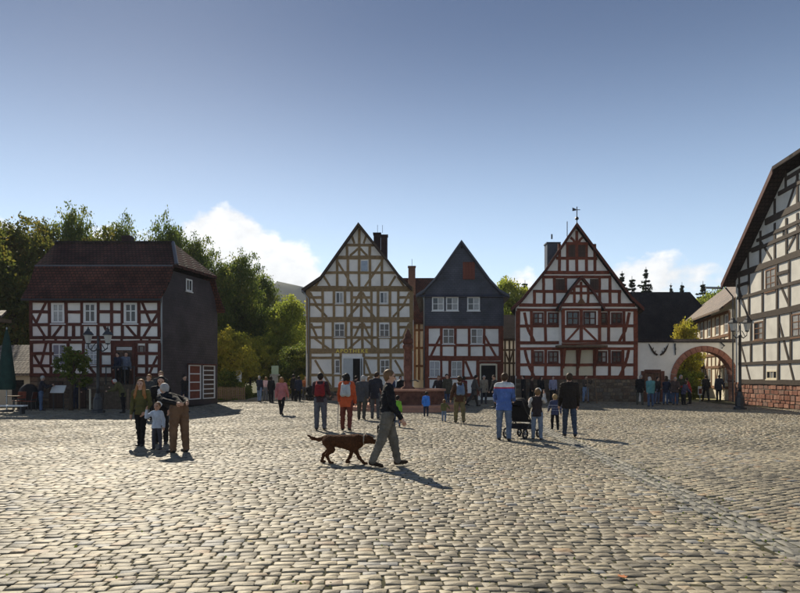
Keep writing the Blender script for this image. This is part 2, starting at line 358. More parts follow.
def stones(q, seed, depth=.05, tilt=.020, hj=.003):
    """rounded setts: 8-sided outline, bevelled shoulder, slightly tilted top. returns verts (n,24,3) and face list pattern"""
    r = np.random.default_rng(seed); n = len(q); c = q.mean(1, keepdims=True)
    nxt = np.roll(q, -1, 1); e = r.uniform(.03, .11, (n, 4, 1))
    o = np.empty((n, 8, 2)); o[:, 0::2] = q*(1-e)+nxt*e; o[:, 1::2] = q*e+nxt*(1-e)
    z0 = undul(c[:, 0, 0], c[:, 0, 1])+r.normal(0, hj, n); tx = r.normal(0, tilt, (n, 1)); ty = r.normal(0, tilt, (n, 1))
    rel = o-c
    top = z0[:, None]+rel[..., 0]*tx+rel[..., 1]*ty
    ins = c+rel*r.uniform(.90, .95, (n, 1, 1))
    lo = np.concatenate([c+rel*1.0, (top-depth)[..., None]], -1); mid = np.concatenate([o, (top-.0045)[..., None]], -1); up = np.concatenate([ins, (z0[:, None]+(ins-c)[..., 0]*tx+(ins-c)[..., 1]*ty)[..., None]], -1)
    return np.concatenate([lo, mid, up], 1)
K8 = np.arange(8); K8n = (K8+1) % 8
PAT = np.concatenate([np.stack([K8, K8n, K8n+8, K8+8], -1), np.stack([K8+8, K8n+8, K8n+16, K8+16], -1),
                      np.array([[16, 17, 18, 19], [16, 19, 20, 23], [20, 21, 22, 23]])])
SM = np.array([False]*8+[True]*8+[False]*3)
def stone_mesh(name, Vs, tone, m):
    n = len(Vs); Q = (PAT[None]+(np.arange(n)*24)[:, None, None]).reshape(-1, 4)
    me = quads_mesh(name, Vs.reshape(-1, 3), Q, m, False, np.repeat(tone, len(PAT)))
    return me
def box_stones(q, seed, tilt=.020, hj=.003):
    r = np.random.default_rng(seed); n = len(q); c = q.mean(1, keepdims=True); rel = q-c
    z0 = undul(c[:, 0, 0], c[:, 0, 1])+r.normal(0, hj, n); tx = r.normal(0, tilt, (n, 1)); ty = r.normal(0, tilt, (n, 1))
    z = z0[:, None]+rel[..., 0]*tx+rel[..., 1]*ty
    lo = np.concatenate([q, (z-.04)[..., None]], -1); up = np.concatenate([c+rel*.95, z[..., None]], -1)
    return np.concatenate([lo, up], 1)
PATB = np.array([[0, 1, 5, 4], [1, 2, 6, 5], [2, 3, 7, 6], [3, 0, 4, 7], [4, 5, 6, 7]])
def tones(q, seed):
    r = np.random.default_rng(seed); c = q.mean(1)
    return np.clip(r.normal(.50, .25, len(q))+.1*np.sin(.9*c[:, 0]+.6*c[:, 1])+(r.random(len(q)) < .035)*.5, 0, 1)
def inframe(c): return (np.abs(c[:, 0]) < .625*c[:, 1]-.1) & (c[:, 1] > 4.93)
allq = np.concatenate([setA, setB]); cc = allq.mean(1)
dist = np.hypot(cc[:, 0], cc[:, 1])+(~inframe(cc))*1000
order = np.argsort(dist); near_i = order[:300]; rest = order[300:]
yy = cc[rest, 1]; mid_i = rest[yy < 15]; far_i = rest[yy >= 15]
Vn = stones(allq[near_i], 21); Tn = tones(allq, 5)
for k in range(len(near_i)):
    o0 = Vn[k].mean(0); me = stone_mesh('cobblestone', (Vn[k]-o0)[None], Tn[near_i[k]:near_i[k]+1], M['cobble'])
    put('cobblestone', me, o0, square)
tag(put('cobblestones', stone_mesh('cobblestones', stones(allq[mid_i], 22), Tn[mid_i], M['cobble']), (0, 0, 0), square), kind='stuff')
Vf = box_stones(allq[far_i], 23); nf = len(Vf)
tag(put('cobblestones', quads_mesh('far_cobblestones', Vf.reshape(-1, 3), (PATB[None]+(np.arange(nf)*8)[:, None, None]).reshape(-1, 4), M['cobble'], False, np.repeat(Tn[far_i], 5)), (0, 0, 0), square), kind='stuff')
tag(put('gutter_stones', stone_mesh('gutter_stones', stones(setG, 24, .05, .02, .004), np.clip(np.random.default_rng(2).normal(.5, .25, len(setG)), 0, 1), M['gutter']), (0, 0, 0), square), kind='stuff')
# pavement along the house fronts and path into the gap between the houses
M['path'] = mat('path', (.36, .33, .27), .9, .2, 2, .5, 25, .2)
pm = MB(); pm.add([(-11.2, 46, -.004), (-4.6, 46, -.004), (-5.2, 62, .3), (-7.5, 80, .6), (-12, 95, .9), (-16, 95, .9), (-12.5, 75, .5), (-11.8, 60, .25)], [(0, 1, 2, 7), (7, 2, 3, 6), (6, 3, 4, 5)])
tag(pm.build('path', M['path']), kind='structure')
cm = MB(); cm.add([(15.9, 42.9, -.003), (29, 42.9, -.003), (32, 66, .1), (15.7, 66, .1)], [(0, 1, 2, 3)])
M['yard'] = mat('yard', (.27, .26, .14), .95, .3, 1.5, .5, 25, .15)
tag(cm.build('yard', M['yard']), kind='structure')
# wooded hill far behind
M['wood_hill'] = mat('wood_hill', (.055, .07, .035), .95, .4, .02, .6, .08, .1)
hv = []; hf = []
for i in range(81):
    x = -1500+i*37.5
    for j in range(9):
        t = j/8; h = (30+8*math.sin(x*.011)+128*math.exp(-((x+190)/190)**2)+3*math.sin(x*.09)+2*math.sin(x*.23))*math.sin(t*math.pi/2)**1.2
        hv.append((x, 760+t*260+24*math.sin(x*.02+j), h-4+5*math.sin(x*.13+j*2.1)*t))
for i in range(80):
    for j in range(8): a = i*9+j; hf.append((a, a+9, a+10, a+1))
tag(obj('hills', hv, hf, M['wood_hill'], smooth=True), kind='structure')

# ------------------------------------------------------------------ half-timbered houses
def beam(pl, a, b, w, parent, m, off, deep=.06, name='beam'):
    """one timber on the facade plane from uv a to uv b, hand-hewn edges, front standing off proud of the plaster"""
    ax = Vector((b[0]-a[0], b[1]-a[1])); L = ax.length
    if L < .02: return
    ax /= L; pr = Vector((-ax.y, ax.x)); n = max(2, int(L/1.1)+1); vs = []; fs = []
    for i in range(n+1):
        t = i/n; c = Vector(a)+ax*(L*t)+pr*rnd(-.012, .012); wl_, wr = w/2*rnd(.9, 1.08), w/2*rnd(.9, 1.08)
        for q, o in ((c-pr*wl_, -deep), (c-pr*wl_*.94, off), (c+pr*wr*.94, off), (c+pr*wr, -deep)): vs.append(pl.P(q.x, q.y, o))
    for i in range(n):
        for k in range(3): fs.append((i*4+k, i*4+k+1, i*4+k+5, i*4+k+4))
    fs += [(3, 2, 1, 0), tuple(n*4+k for k in range(4))]
    return obj(name, vs, fs, m, parent)
class Facade:
    def __init__(s, pl, parent, m, w=.2):
        s.pl = pl; s.p = parent; s.m = m; s.w = w; s.k = 0
    def _o(s, base): s.k += 1; return base+(s.k*7 % 13)*.0011
    def seg(s, x0, y0, x1, y1, w=None, base=.022, m=None):
        return beam(s.pl, s.pl.uv(x0, y0), s.pl.uv(x1, y1), w or s.w, s.p, m or s.m, s._o(base))
    def H(s, y, *xs, w=None):
        for a, b in xs: s.seg(a, y, b, y, w, .058)
    def Vv(s, y0, y1, *xs, w=None):
        for x in xs: s.seg(x, y0, x, y1, w, .040)
    def D(s, *ds, w=None):
        for d in ds: s.seg(*d, (w or s.w*.85), .022)
def rect(pl, u0, u1, v0, v1, o0, o1, mb):
    a = [pl.P(u0, v0, o0), pl.P(u1, v0, o0), pl.P(u1, v1, o0), pl.P(u0, v1, o0)]
    mb.prism(a, pl.n*(o1-o0)); return mb
def window(pl, x0, y0, x1, y1, parent, nx=2, ny=2, fm='white_paint', gm='glass', t=.06, b=.026, split=None, name='window', px=True, front=.042):
    (u0, v1), (u1, v0) = (pl.uv(x0, y0), pl.uv(x1, y1)) if px else ((x0, y1), (x1, y0))
    mb = MB()
    rect(pl, u0, u1, v0, v0+t, .002, front, mb); rect(pl, u0, u1, v1-t, v1, .002, front, mb)
    rect(pl, u0, u0+t, v0+t, v1-t, .002, front, mb); rect(pl, u1-t, u1, v0+t, v1-t, .002, front, mb)
    for i in range(1, nx):
        u = u0+t+(u1-u0-2*t)*i/nx; rect(pl, u-b, u+b, v0+t, v1-t, .002, front-.010, mb)
    w = mb.build(name, M[fm], parent)
    for j in range(1, ny):
        sv = MB(); v = v0+t+(v1-v0-2*t)*(split if (split and ny == 2) else j/ny)
        for i in range(nx):
            a = u0+t+(u1-u0-2*t)*i/nx+(b if i else 0); c = u0+t+(u1-u0-2*t)*(i+1)/nx-(b if i < nx-1 else 0)
            rect(pl, a, c, v-b*.8, v+b*.8, .002, front-.014, sv)
        sv.build('glazing_bar', M[fm], w)
    for i in range(nx):
        a = u0+t+(u1-u0-2*t)*i/nx+(b if i else 0); c = u0+t+(u1-u0-2*t)*(i+1)/nx-(b if i < nx-1 else 0)
        tl = rnd(-.004, .004)
        pts = [pl.P(a, v0+t, .010+tl), pl.P(c, v0+t, .010-tl), pl.P(c, v1-t, .014-tl), pl.P(a, v1-t, .014+tl)]
        obj('pane', pts, [(0, 1, 2, 3)], M['curtain'] if (gm == 'glass' and rnd(0, 1) < .22) else M[gm], w)
    s = MB(); rect(pl, u0-.05, u1+.05, v0-.06, v0-.002, .0, front+.035, s); s.build('sill', M[fm], w)
    return w
def panel(pl, x0, y0, x1, y1, parent, m, name, o1=.05, o0=.002):
    (u0, v1), (u1, v0) = pl.uv(x0, y0), pl.uv(x1, y1)
    return rect(pl, u0, u1, v0, v1, o0, o1, MB()).build(name, M[m], parent)
def boards(pl, x0, y0, x1, y1, parent, m, name='shutter', n=3):
    (u0, v1), (u1, v0) = pl.uv(x0, y0), pl.uv(x1, y1)
    root = rect(pl, u0, u1, v0, v1, .0, .02, MB()).build(name, M['dark_void'], parent)
    for i in range(n):
        a = u0+(u1-u0)*i/n; c = u0+(u1-u0)*(i+1)/n; rect(pl, a+.008, c-.008, v0+.02, v1-.02, .021, .05+.004*(i % 2), MB()).build('board', M[m], root)
    return root
def rubble(pl, u0, u1, v0, v1, parent, m, sz=(.36, .2), seed=0, off=.03):
    r = random.Random(seed); vs = []; fs = []; tn = []; v = v0
    while v < v1-.03:
        h = min(sz[1]*r.uniform(.65, 1.4), v1-v); u = u0
        while u < u1-.03:
            L = min(sz[0]*r.uniform(.5, 1.6), u1-u); g = .014; o = off*r.uniform(.4, 1.5); n = len(vs)
            j = lambda: r.uniform(-.02, .02)
            q = [(u+g, v+g), (u+L-g, v+g), (u+L-g, v+h-g), (u+g, v+h-g)]; q = [(min(max(a+j(), u0), u1), max(b+j(), v0)) for a, b in q]
            c = (sum(a for a, b in q)/4, sum(b for a, b in q)/4)
            for a, b in q: vs.append(pl.P(a, b, -.02))
            for a, b in q: vs.append(pl.P(c[0]+(a-c[0])*.84, c[1]+(b-c[1])*.84, o+r.uniform(-.008, .008)))
            fs += [tuple(n+i for i in f) for f in ((0, 1, 5, 4), (1, 2, 6, 5), (2, 3, 7, 6), (3, 0, 4, 7), (4, 5, 6, 7))]; tn += [r.random()]*5
            u += L
        v += h
    rect(pl, u0, u1, v0, v1, -.02, .004, MB()).build('mortar_bed', M['mortar'], parent)
    o = obj('stonework', vs, fs, M[m], parent); a = o.data.attributes.new('tone', 'FLOAT', 'FACE'); a.data.foreach_set('value', np.array(tn, dtype=np.float32))
    return tag(o, kind='stuff')
def gable_house(name, label, y0, xl, xr, prof_px, depth, wall_m, roof_m, side_m=None, over=.35, base=0.0, thick=.16, barge='timber_dark', barge_w=.20, skew=0.0):
    """front gable in the plane y0; prof_px = roof outline in photo pixels, left eave to right eave; returns root, front wall, plane"""
    pl = Plane((at(xl, 400, y0).x, y0, 0), (1, 0, 0)); x0 = at(xl, 400, y0).x; x1 = at(xr, 400, y0).x
    root = thing(name, ((x0+x1)/2, y0+depth/2, 0), label, 'house')
    yo = y0-over
    pr = [at(px, py, yo) for px, py in prof_px]; pr = [(p.x, p.z) for p in pr]
    mb = MB()                                                              # roof slabs
    n = len(pr); low = []
    ia = max(range(n), key=lambda i: pr[i][1])
    for i, (x, z) in enumerate(pr): low.append((x, z-thick*1.35))
    for side, rng in (('l', range(0, ia)), ('r', range(ia, n-1))):
        mb = MB()
        for i in rng:
            a, b = pr[i], pr[i+1]; c, d = low[i+1], low[i]
            mb.prism([(a[0], yo, a[1]), (b[0], yo, b[1]), (c[0], yo, c[1]), (d[0], yo, d[1])], (skew*(depth+2*over), depth+2*over, 0))
        mb.build('roof', M[roof_m], root)
        for i in rng:                                                      # bargeboards just ahead of the slab ends
            a, b = pr[i], pr[i+1]
            MB().prism([(a[0], yo-.04, a[1]+.02), (b[0], yo-.04, b[1]+.02), (b[0], yo-.04, b[1]-barge_w*1.35), (a[0], yo-.04, a[1]-barge_w*1.35)], (0, .037, 0)).build('bargeboard', M[barge], root)
    def zat(x):
        for i in range(n-1):
            if pr[i][0] <= x <= pr[i+1][0]:
                t = (x-pr[i][0])/(pr[i+1][0]-pr[i][0]); return low[i][1]+t*(low[i+1][1]-low[i][1])
        return min(low[0][1], low[-1][1])
    poly = [(x0, base), (x1, base), (x1, zat(x1)-.01)]+[(x, z-.01) for x, z in reversed(low) if x0 < x < x1]+[(x0, zat(x0)-.01)]
    wall = MB().prism([(x, y0, z) for x, z in poly], (0, .3, 0)).build('wall', M[wall_m], root)
    MB().prism([(x+skew*depth, y0+depth-.3, z) for x, z in poly], (0, .3, 0)).build('wall', M[side_m or wall_m], root)
    MB().prism([(x0+.02, y0+.301, 0), (x0+.32, y0+.301, 0), (x0+.32, y0+.301, zat(x0)-.02), (x0+.02, y0+.301, zat(x0)-.02)], (skew*depth, depth-.602, 0)).build('wall', M[side_m or wall_m], root)
    MB().prism([(x1-.32, y0+.301, 0), (x1-.02, y0+.301, 0), (x1-.02, y0+.301, zat(x1)-.02), (x1-.32, y0+.301, zat(x1)-.02)], (skew*depth, depth-.602, 0)).build('wall', M[side_m or wall_m], root)
    return root, wall, pl
def gutter_pipe(root, pts, r=.05): MB().tube(pts, r, 7).build('drainpipe', M['metal_grey'], root, True)
def chimney(root, px0, px1, py0, py1, depth, m, d=.6, cap=True):
    a, b = at(px0, py1, depth), at(px1, py0, depth)
    c = MB().box(a.x, b.x, depth, depth+d, a.z-1.5, b.z-.18).build('chimney', M[m], root)
    MB().box(a.x-.05, b.x+.05, depth-.05, depth+d+.05, b.z-.178, b.z-.08).build('chimney_cap', M[m], c)
    return c

# ---- chemist's house with ochre timbers
AY = 46.0
apo, apo_w, pl = gable_house('timbered_house', 'tall half-timbered house with ochre beams and gold lettering above the door', AY, 306, 413.5,
    [(301.5, 289), (320, 276.5), (358.3, 222.5), (386, 257), (399, 274.5), (412, 287.5)], 11, 'plaster', 'tile_dark', over=.45, barge_w=.17)
f = Facade(pl, apo_w, M['timber_ochre'], .195)
f.H(245, (344, 374)); f.H(257.5, (335, 385), w=.27); f.H(272.7, (324, 396)); f.H(288.8, (306, 413.4), w=.40)
f.Vv(229, 287, 359.2); f.Vv(246.5, 256, 347, 369.7); f.Vv(259.5, 286.5, 337.2, 347.8, 370, 382)
f.D((351.5, 234.5, 354.5, 243.5), (366.5, 234.5, 363.5, 243.5), (358, 248.5, 350, 255.8), (360.2, 248.5, 367, 255.8), (337.6, 262, 353, 286.5), (381.5, 262, 365, 286.5),
    (323, 275, 330, 286.5), (395.5, 276, 389, 286.5), (321, 277, 315.5, 286.5), (397.5, 277, 404, 286.5))
panel(pl, 361.2, 261, 367.6, 271.2, apo, 'glass_lead', 'gable_window', .04)
f.Vv(289.5, 320, 308, 411.5, w=.30); f.Vv(291, 317.5, 322.6, 334, 345, 351.6, 361.2, 371.5, 378.2, 390, 398.2)
f.H(304.6, (309, 410.5)); f.H(297.4, (309, 322), (351.6, 371.5), (398.2, 410)); f.H(319.6, (306.5, 413), w=.40)
f.D((314, 303.8, 327, 317), (360, 303.8, 348.5, 317), (363, 303.8, 374.6, 317), (405.6, 303.8, 393, 317),
    (310, 292.5, 316, 304), (359.8, 292.5, 354, 304), (362.5, 292.5, 368.5, 304), (409.5, 292.5, 404, 304))
f.Vv(321, 351, 308.6, 411, w=.30); f.Vv(322, 348.5, 323.3, 333, 346, 351.5, 362.4, 372, 378, 390.6, 398.4)
f.H(337.6, (309, 410)); f.H(327.2, (309.5, 323), (351.5, 372), (398.4, 409.5)); f.H(351, (307, 412.5), w=.38)
f.D((314.5, 338.3, 329, 349), (360.5, 338.3, 348.5, 349), (364.5, 338.3, 376.5, 349), (405.5, 338.3, 393, 349),
    (311, 323.5, 317, 337), (360.5, 323.5, 354.5, 337), (363.5, 323.5, 369.5, 337), (409, 323.5, 403, 337))
f.Vv(353, 389, 309.5, 410.5, w=.30); f.Vv(353, 388, 333, 340.8, 363.8, 378.5, 390.7, 405)
f.H(357.8, (310, 341), (364, 410)); f.H(375, (310, 341), (364, 410)); f.H(389.2, (307.5, 341), (364, 412.4), w=.30)
f.D((315, 360, 331, 387), (365, 360, 375.5, 387), (395, 360, 403, 374.5))
for x0, y0, x1, y1 in ((335.6, 292, 343.6, 303.6), (379.7, 292, 387.8, 303.6)): window(pl, x0, y0, x1, y1, apo, 2, 1, t=.07)
for x0, y0, x1, y1 in ((334.3, 323.4, 344.9, 337), (379.3, 323.4, 389.6, 337), (380, 359.6, 389.8, 374)): window(pl, x0, y0, x1, y1, apo, 2, 2, t=.07)
window(pl, 334.7, 359.6, 340.2, 373.6, apo, 1, 2, t=.07)
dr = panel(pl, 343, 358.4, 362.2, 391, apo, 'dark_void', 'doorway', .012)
for a in ((342, 357, 343.4, 391), (362, 357, 363.4, 391), (343.42, 356.6, 361.98, 358.6)): panel(pl, *a, dr, 'white_paint', 'door_frame', .10)
u0, v1 = pl.uv(343.5, 358.8); u1, v0 = pl.uv(353, 391)
lf = rect(pl, u0, u1, v0, v1, .02, .07, MB()).build('door_leaf', M['door_grey'], dr)
for k in range(3):
    z = v0+.14+(v1-v0-.2)*k/3; rect(pl, u0+.09, u1-.09, z, z+(v1-v0)/3-.16, .0715, .088, MB()).build('door_panel', M['door_grey'], lf)
u2, _ = pl.uv(360.5, 370); MB().prism([pl.P(u2, v0, .02), pl.P(u2+.06, v0, .02), pl.P(u2+.06, v1, .02), pl.P(u2, v1, .02)], pl.n*.5).build('door_leaf', M['door_grey'], dr)
ub0 = pl.uv(306, 395)[0]; ub1 = pl.uv(413.5, 395)[0]; vb = pl.uv(360, 390.3)[1]
rubble(pl, ub0-.02, ub1+.02, 0, vb, apo, 'rubble', seed=1)
stp = thing('door_steps', at(353, 400, AY-.6), 'stone steps below the open grey door of the ochre house', 'steps')
stp.location.z = 0; ORG[stp.name].z = 0
for k in range(4):
    c = at(353, 400, AY).x; MB().box(c-1.0-.12*k, c+1.0+.12*k, AY-.45-.33*k, AY-.065-.33*k if k else AY-.065, 0, .68-.17*k).build('step', M['sandstone_pink'], stp)
t = bpy.data.curves.new('lettering', 'FONT'); t.body = 'APOTHEKE'; t.align_x = 'CENTER'; t.align_y = 'CENTER'; t.extrude = .012; t.space_character = 1.25; t.offset = .008
to = bpy.data.objects.new('tmp', t); COL.objects.link(to); bpy.context.view_layer.update()
tm = bpy.data.meshes.new_from_object(to.evaluated_get(bpy.context.evaluated_depsgraph_get())); bpy.data.objects.remove(to)
tv = np.array([v.co[:] for v in tm.vertices]); w = tv[:, 0].max()-tv[:, 0].min(); tgt = pl.uv(368, 350)[0]-pl.uv(336, 350)[0]; sc = tgt/w
hh = tv[:, 1].max()-tv[:, 1].min(); sy = .27/hh
cu, cv = pl.uv(352, 351); tv = [pl.P(cu+v[0]*sc, cv+(v[1]-(tv[:, 1].max()+tv[:, 1].min())/2)*sy, .078+v[2]) for v in tv]
o = obj('lettering', tv, [tuple(p.vertices) for p in tm.polygons], M['gold'], apo); o['label'] = 'gold lettering reading APOTHEKE'
chimney(apo, 373.6, 380.5, 231.5, 262, AY+2.5, 'brick_dark'); chimney(apo, 380.8, 387.4, 233.5, 262, AY+3.2, 'brick_dark')
for x in (377.5, 382.5): MB().tube([at(x, 233, AY+2.8), at(x, 225, AY+2.8)], .015, 5).build('antenna', M['metal_dark'], apo)
a = at(302, 289.5, AY-.4); gutter_pipe(apo, [(a.x+.05, AY+3, a.z-.1), (a.x+.05, AY-.5, a.z-.14)], .07); gutter_pipe(apo, [(a.x+.07, AY-.4, a.z-.16), (a.x+.42, AY-.12, a.z-.6), (a.x+.42, AY-.12, .1)])

# ---- slate gabled house
SY = 46.0
sl, sl_w, pl = gable_house('slate_gabled_house', 'narrow house with dark slate gable above red timbers, third from the right', SY, 424.5, 503,
    [(416, 294.5), (424, 289.5), (436, 276.5), (461.5, 240), (489.8, 278.5), (500, 289.5), (509.5, 295)], 10, 'plaster', 'slate_x', over=.35, barge='lead', barge_w=.10, skew=.06)
# slate hung upper part stands 6 cm proud of the plaster
up = [at(*p, SY) for p in ((424.5, 326), (503.5, 326), (503.5, 295.6), (498, 289.8), (488.2, 279.5), (461.5, 243), (437.6, 277.2), (426, 289.8), (424.5, 291))]
MB().prism([(p.x, SY-.10, p.z) for p in up], (0, .098, 0)).build('slate_cladding', M['slate_x'], sl)
sk = at(461, 296, SY); a = at(419, 296, SY); b = at(508, 296, SY)
MB().prism([(a.x, SY-.35, sk.z-.05), (b.x, SY-.35, sk.z-.05), (b.x, SY-.102, sk.z+.10), (a.x, SY-.102, sk.z+.10)], (0, 0, -.04)).build('skirt_ledge', M['slate_x'], sl)
pls = Plane((pl.o.x, SY-.101, 0), (1, 0, 0))
for x0, x1 in ((432, 444), (446, 458.4), (467.2, 479.8)): window(pls, x0, 297, x1, 310.8, sl, 2, 2, t=.08)
boards(pls, 462.8, 262, 474.8, 279.6, sl, 'shutter_red', 'hatch', 4)
panel(pls, 460.6, 246.2, 462.6, 248.6, sl, 'dark_void', 'vent', .01)
f = Facade(pl, sl_w, M['timber_red'], .21)
f.H(327, (424.6, 503), w=.26); f.H(345, (427, 500)); f.H(358.3, (424.6, 503), w=.36); f.H(378, (427, 478)); f.H(395, (425, 478), w=.25)
f.Vv(328.5, 356.5, 427.3, 441.3, 455.3, 469.3, 484, 500, w=.21); f.Vv(328.5, 396, 425.4, 502, w=.2)
f.Vv(360, 394.5, 428, 441, 449.8, 463.2, 477.6)
f.D((440.4, 336, 430.5, 356.5), (484.8, 336, 496, 356.5), (465.4, 361, 472, 377.5))
for x0, x1 in ((442.6, 454.4), (470.6, 483)): window(pl, x0, 328.6, x1, 344, sl, 2, 2, t=.07)
window(pl, 429.2, 361, 440, 377, sl, 2, 2, gm='glass_lead'); window(pl, 451, 361, 462.4, 377, sl, 2, 2, t=.07)
panel(pl, 478.6, 361.2, 501, 396, sl, 'timber_red', 'door_surround', .03)
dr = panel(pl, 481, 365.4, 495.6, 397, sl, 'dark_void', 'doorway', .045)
for a in ((479.6, 364, 481, 397), (495.6, 364, 497, 397), (481.02, 363.6, 495.58, 365.4)): panel(pl, *a, dr, 'plaster_cream', 'door_frame', .10)
rubble(pl, pl.uv(425, 396)[0], pl.uv(478, 396)[0], 0, pl.uv(440, 396.2)[1], sl, 'rubble', seed=2)
gutter_pipe(sl, [at(423, 296, SY-.2), at(424, 300, SY-.12), at(424, 398, SY-.12)])

# ---- red timbered house with projecting oriel
RY = 43.0
rh, rh_w, pl = gable_house('red_timbered_house', 'large red half-timbered house with projecting gabled oriel and weathervane', RY, 516, 637.5,
    [(511, 308), (522, 298), (545, 269.5), (576.9, 222.5), (612.5, 270.5), (632, 296.5), (644, 307.5)], 12, 'plaster', 'tile_dark', over=.4, barge='timber_maroon', barge_w=.17, skew=.25)
f = Facade(pl, rh_w, M['timber_red'], .20)
f.H(243.6, (566, 588)); f.H(258.4, (556, 597)); f.H(272.6, (545, 609), w=.23); f.H(277, (542, 611), w=.2); f.H(291.4, (533, 621)); f.H(305, (519, 635), w=.24); f.H(310, (517, 637), w=.2)
f.Vv(231, 243, 576.6); f.Vv(244, 272, 559.4, 567.4, 576.6, 586.4, 594.8); f.Vv(277.5, 291, 543.5, 554.4, 565.6, 599.4, 609.8); f.Vv(292, 304.5, 534.3, 544, 554.4, 599.4, 609.8, 619.2)
f.D((570.5, 237.5, 573, 239.5), (573, 239.5, 575, 243), (582.5, 237.5, 580.2, 239.5), (580.2, 239.5, 578.2, 243))
for a in ((568.2, 245, 575.6, 257.6), (577.6, 245, 585.4, 257.6), (555.4, 279, 564.8, 290.4), (590, 279, 598.6, 290.4)): boards(pl, *a, rh, 'shutter', 'shutter', 3)
f.Vv(311, 376, 518, 635.5, w=.30); f.Vv(311, 342, 531.4, 545.4, 561.5, 599.2, 608.6, 623.8)
f.H(326, (518, 560), (599, 635)); f.H(342.8, (517, 637), w=.23); f.H(348.6, (517, 637), w=.2)
for sgn in (0, 1):                                                          # curved braces in three timbers each
    for pts in (((524.4, 312.4), (526, 322), (529, 332), (534.5, 341.5)), ((525, 350), (526.6, 358), (529.4, 367), (534, 376))):
        pts = [((1153.6-x) if sgn else x, y) for x, y in pts]
        for a, b in zip(pts, pts[1:]): f.seg(*a, *b, .2)
f.Vv(349.5, 376, 532.4, 545.4, 561.5, 577.4, 594.4, 609.4, 622.8); f.H(364.8, (518, 561), (561.5, 594), (594.4, 635)); f.H(377.2, (516.6, 637), w=.26)
for x0, x1 in ((533, 543.4), (547.8, 558.6)):
    window(pl, x0, 312.4, x1, 324.2, rh, 2, 2, fm='timber_maroon', t=.10, b=.04)
for x0, x1 in ((600.4, 607), (611, 622)): window(pl, x0, 312.4, x1, 324.2, rh, 2 if x1-x0 > 8 else 1, 2, fm='timber_maroon', t=.10, b=.04)
for x0, x1 in ((533.4, 543.4), (547.8, 558.4), (596.6, 607), (611.4, 621.4)): window(pl, x0, 351, x1, 363, rh, 2, 2, fm='timber_maroon', t=.10, b=.04)
for x0, x1 in ((563.6, 576.2), (578.8, 593)): panel(pl, x0, 349.6, x1, 364, rh, 'plaster_cream', 'panel', .012)
for x0, x1 in ((563.6, 576.2), (578.8, 593)): panel(pl, x0, 365.8, x1, 376.2, rh, 'plaster_cream', 'panel', .012)
# oriel
OYd = RY-.75; po = Plane((at(562, 400, OYd).x, OYd, 0), (1, 0, 0)); ox0 = at(561.6, 0, OYd).x; ox1 = at(601, 0, OYd).x
zb = at(0, 345, OYd).z; ze = at(0, 304, OYd).z; zap = at(0, 279.5, OYd).z; xm = at(581, 0, OYd).x
orl = MB().prism([(ox0, OYd, zb), (ox1, OYd, zb), (ox1, OYd, ze), (xm, OYd, zap), (ox0, OYd, ze)], (0, .75, 0)).build('oriel', M['plaster'], rh)
for sgn in (-1, 1):
    e = (xm+sgn*((ox1-ox0)/2+.22), ze-.28); mdl = (xm+sgn*(ox1-ox0)*.27, ze+.98)
    mb = MB()
    for a, b in (((xm, zap+.22), mdl), (mdl, e)):
        mb.prism([(a[0], OYd-.22, a[1]), (b[0], OYd-.22, b[1]), (b[0], OYd-.22, b[1]-.16), (a[0], OYd-.22, a[1]-.16)], (0, 1.6, 0))
    mb.build('oriel_roof', M['tile_dark'], orl)
    for a, b in (((xm, zap+.23), mdl), (mdl, e)):
        MB().prism([(a[0], OYd-.262, a[1]+.02), (b[0], OYd-.262, b[1]+.02), (b[0], OYd-.262, b[1]-.21), (a[0], OYd-.262, a[1]-.21)], (0, .04, 0)).build('bargeboard', M['timber_maroon'], orl)
f2 = Facade(po, orl, M['timber_red'], .17)
f2.H(286.4, (574, 588.5)); f2.H(293.2, (569, 593)); f2.H(304.6, (562, 601), w=.24); f2.H(309.4, (562, 601), w=.16); f2.H(326.4, (562, 601), w=.2); f2.H(341.4, (562, 601), w=.2); f2.H(344, (561.7, 601), w=.12)
f2.Vv(282, 304, 581); f2.Vv(287, 304, 574.2, 588); f2.Vv(310, 341, 563.2, 581.2, 599.4, w=.22)
f2.D((578.6, 328, 567, 340.5), (583.6, 328, 596.4, 340.5))
MB().prism([po.P(*po.uv(576.8, 304), .06), po.P(*po.uv(585.4, 304), .06), po.P(*po.uv(581.1, 297), .06)], (0, -.03, 0)).build('ornament', M['timber_brown'], orl)
for x0, x1 in ((566.4, 579), (583.2, 596)): window(po, x0, 311.2, x1, 325.4, orl, 2, 2, fm='timber_maroon', t=.10, b=.04)
MB().prism([(ox0-.25, OYd-.3, zb-.02), (ox1+.35, OYd-.3, zb-.02), (ox1+.35, RY-.075, zb+.0), (ox0-.25, RY-.075, zb+.0)], (0, 0, -.14)).build('oriel_base', M['wood_plain'], orl)
for x in (562.5, 577.5, 594):
    a = pl.uv(x, 370)[0]; MB().tube([pl.P(a, pl.uv(x, 368)[1], .1), pl.P(a, zb-.16, .66)], .10, 6).build('strut', M['timber_red'], orl)
rubble(pl, -.02, pl.uv(637.5, 390)[0]+.02, 0, pl.uv(560, 378.3)[1], rh, 'rubble', (.34, .2), seed=3)
chimney(rh, 547.2, 560, 241, 262, RY+4, 'lead', .9); a = at(551.8, 239, RY+4.3); MB().tube([a, a+Vector((0, 0, .35))], .06, 6).build('chimney_pipe', M['metal_dark'], rh)
MB().tube([at(567.2, 240, RY+4), at(567.2, 221.5, RY+4)], .03, 6).build('antenna', M['metal_dark'], rh)
a = at(576.9, 224, RY-.3)
wv = MB().tube([a, a+Vector((0, 0, 1.15))], .03, 6).build('weathervane', M['metal_dark'], rh)
MB().lathe(a+Vector((0, 0, .25)), [(.02, 0), (.11, .06), (.13, .12), (.09, .2), (.02, .25)], 10).build('ball', M['metal_dark'], wv)
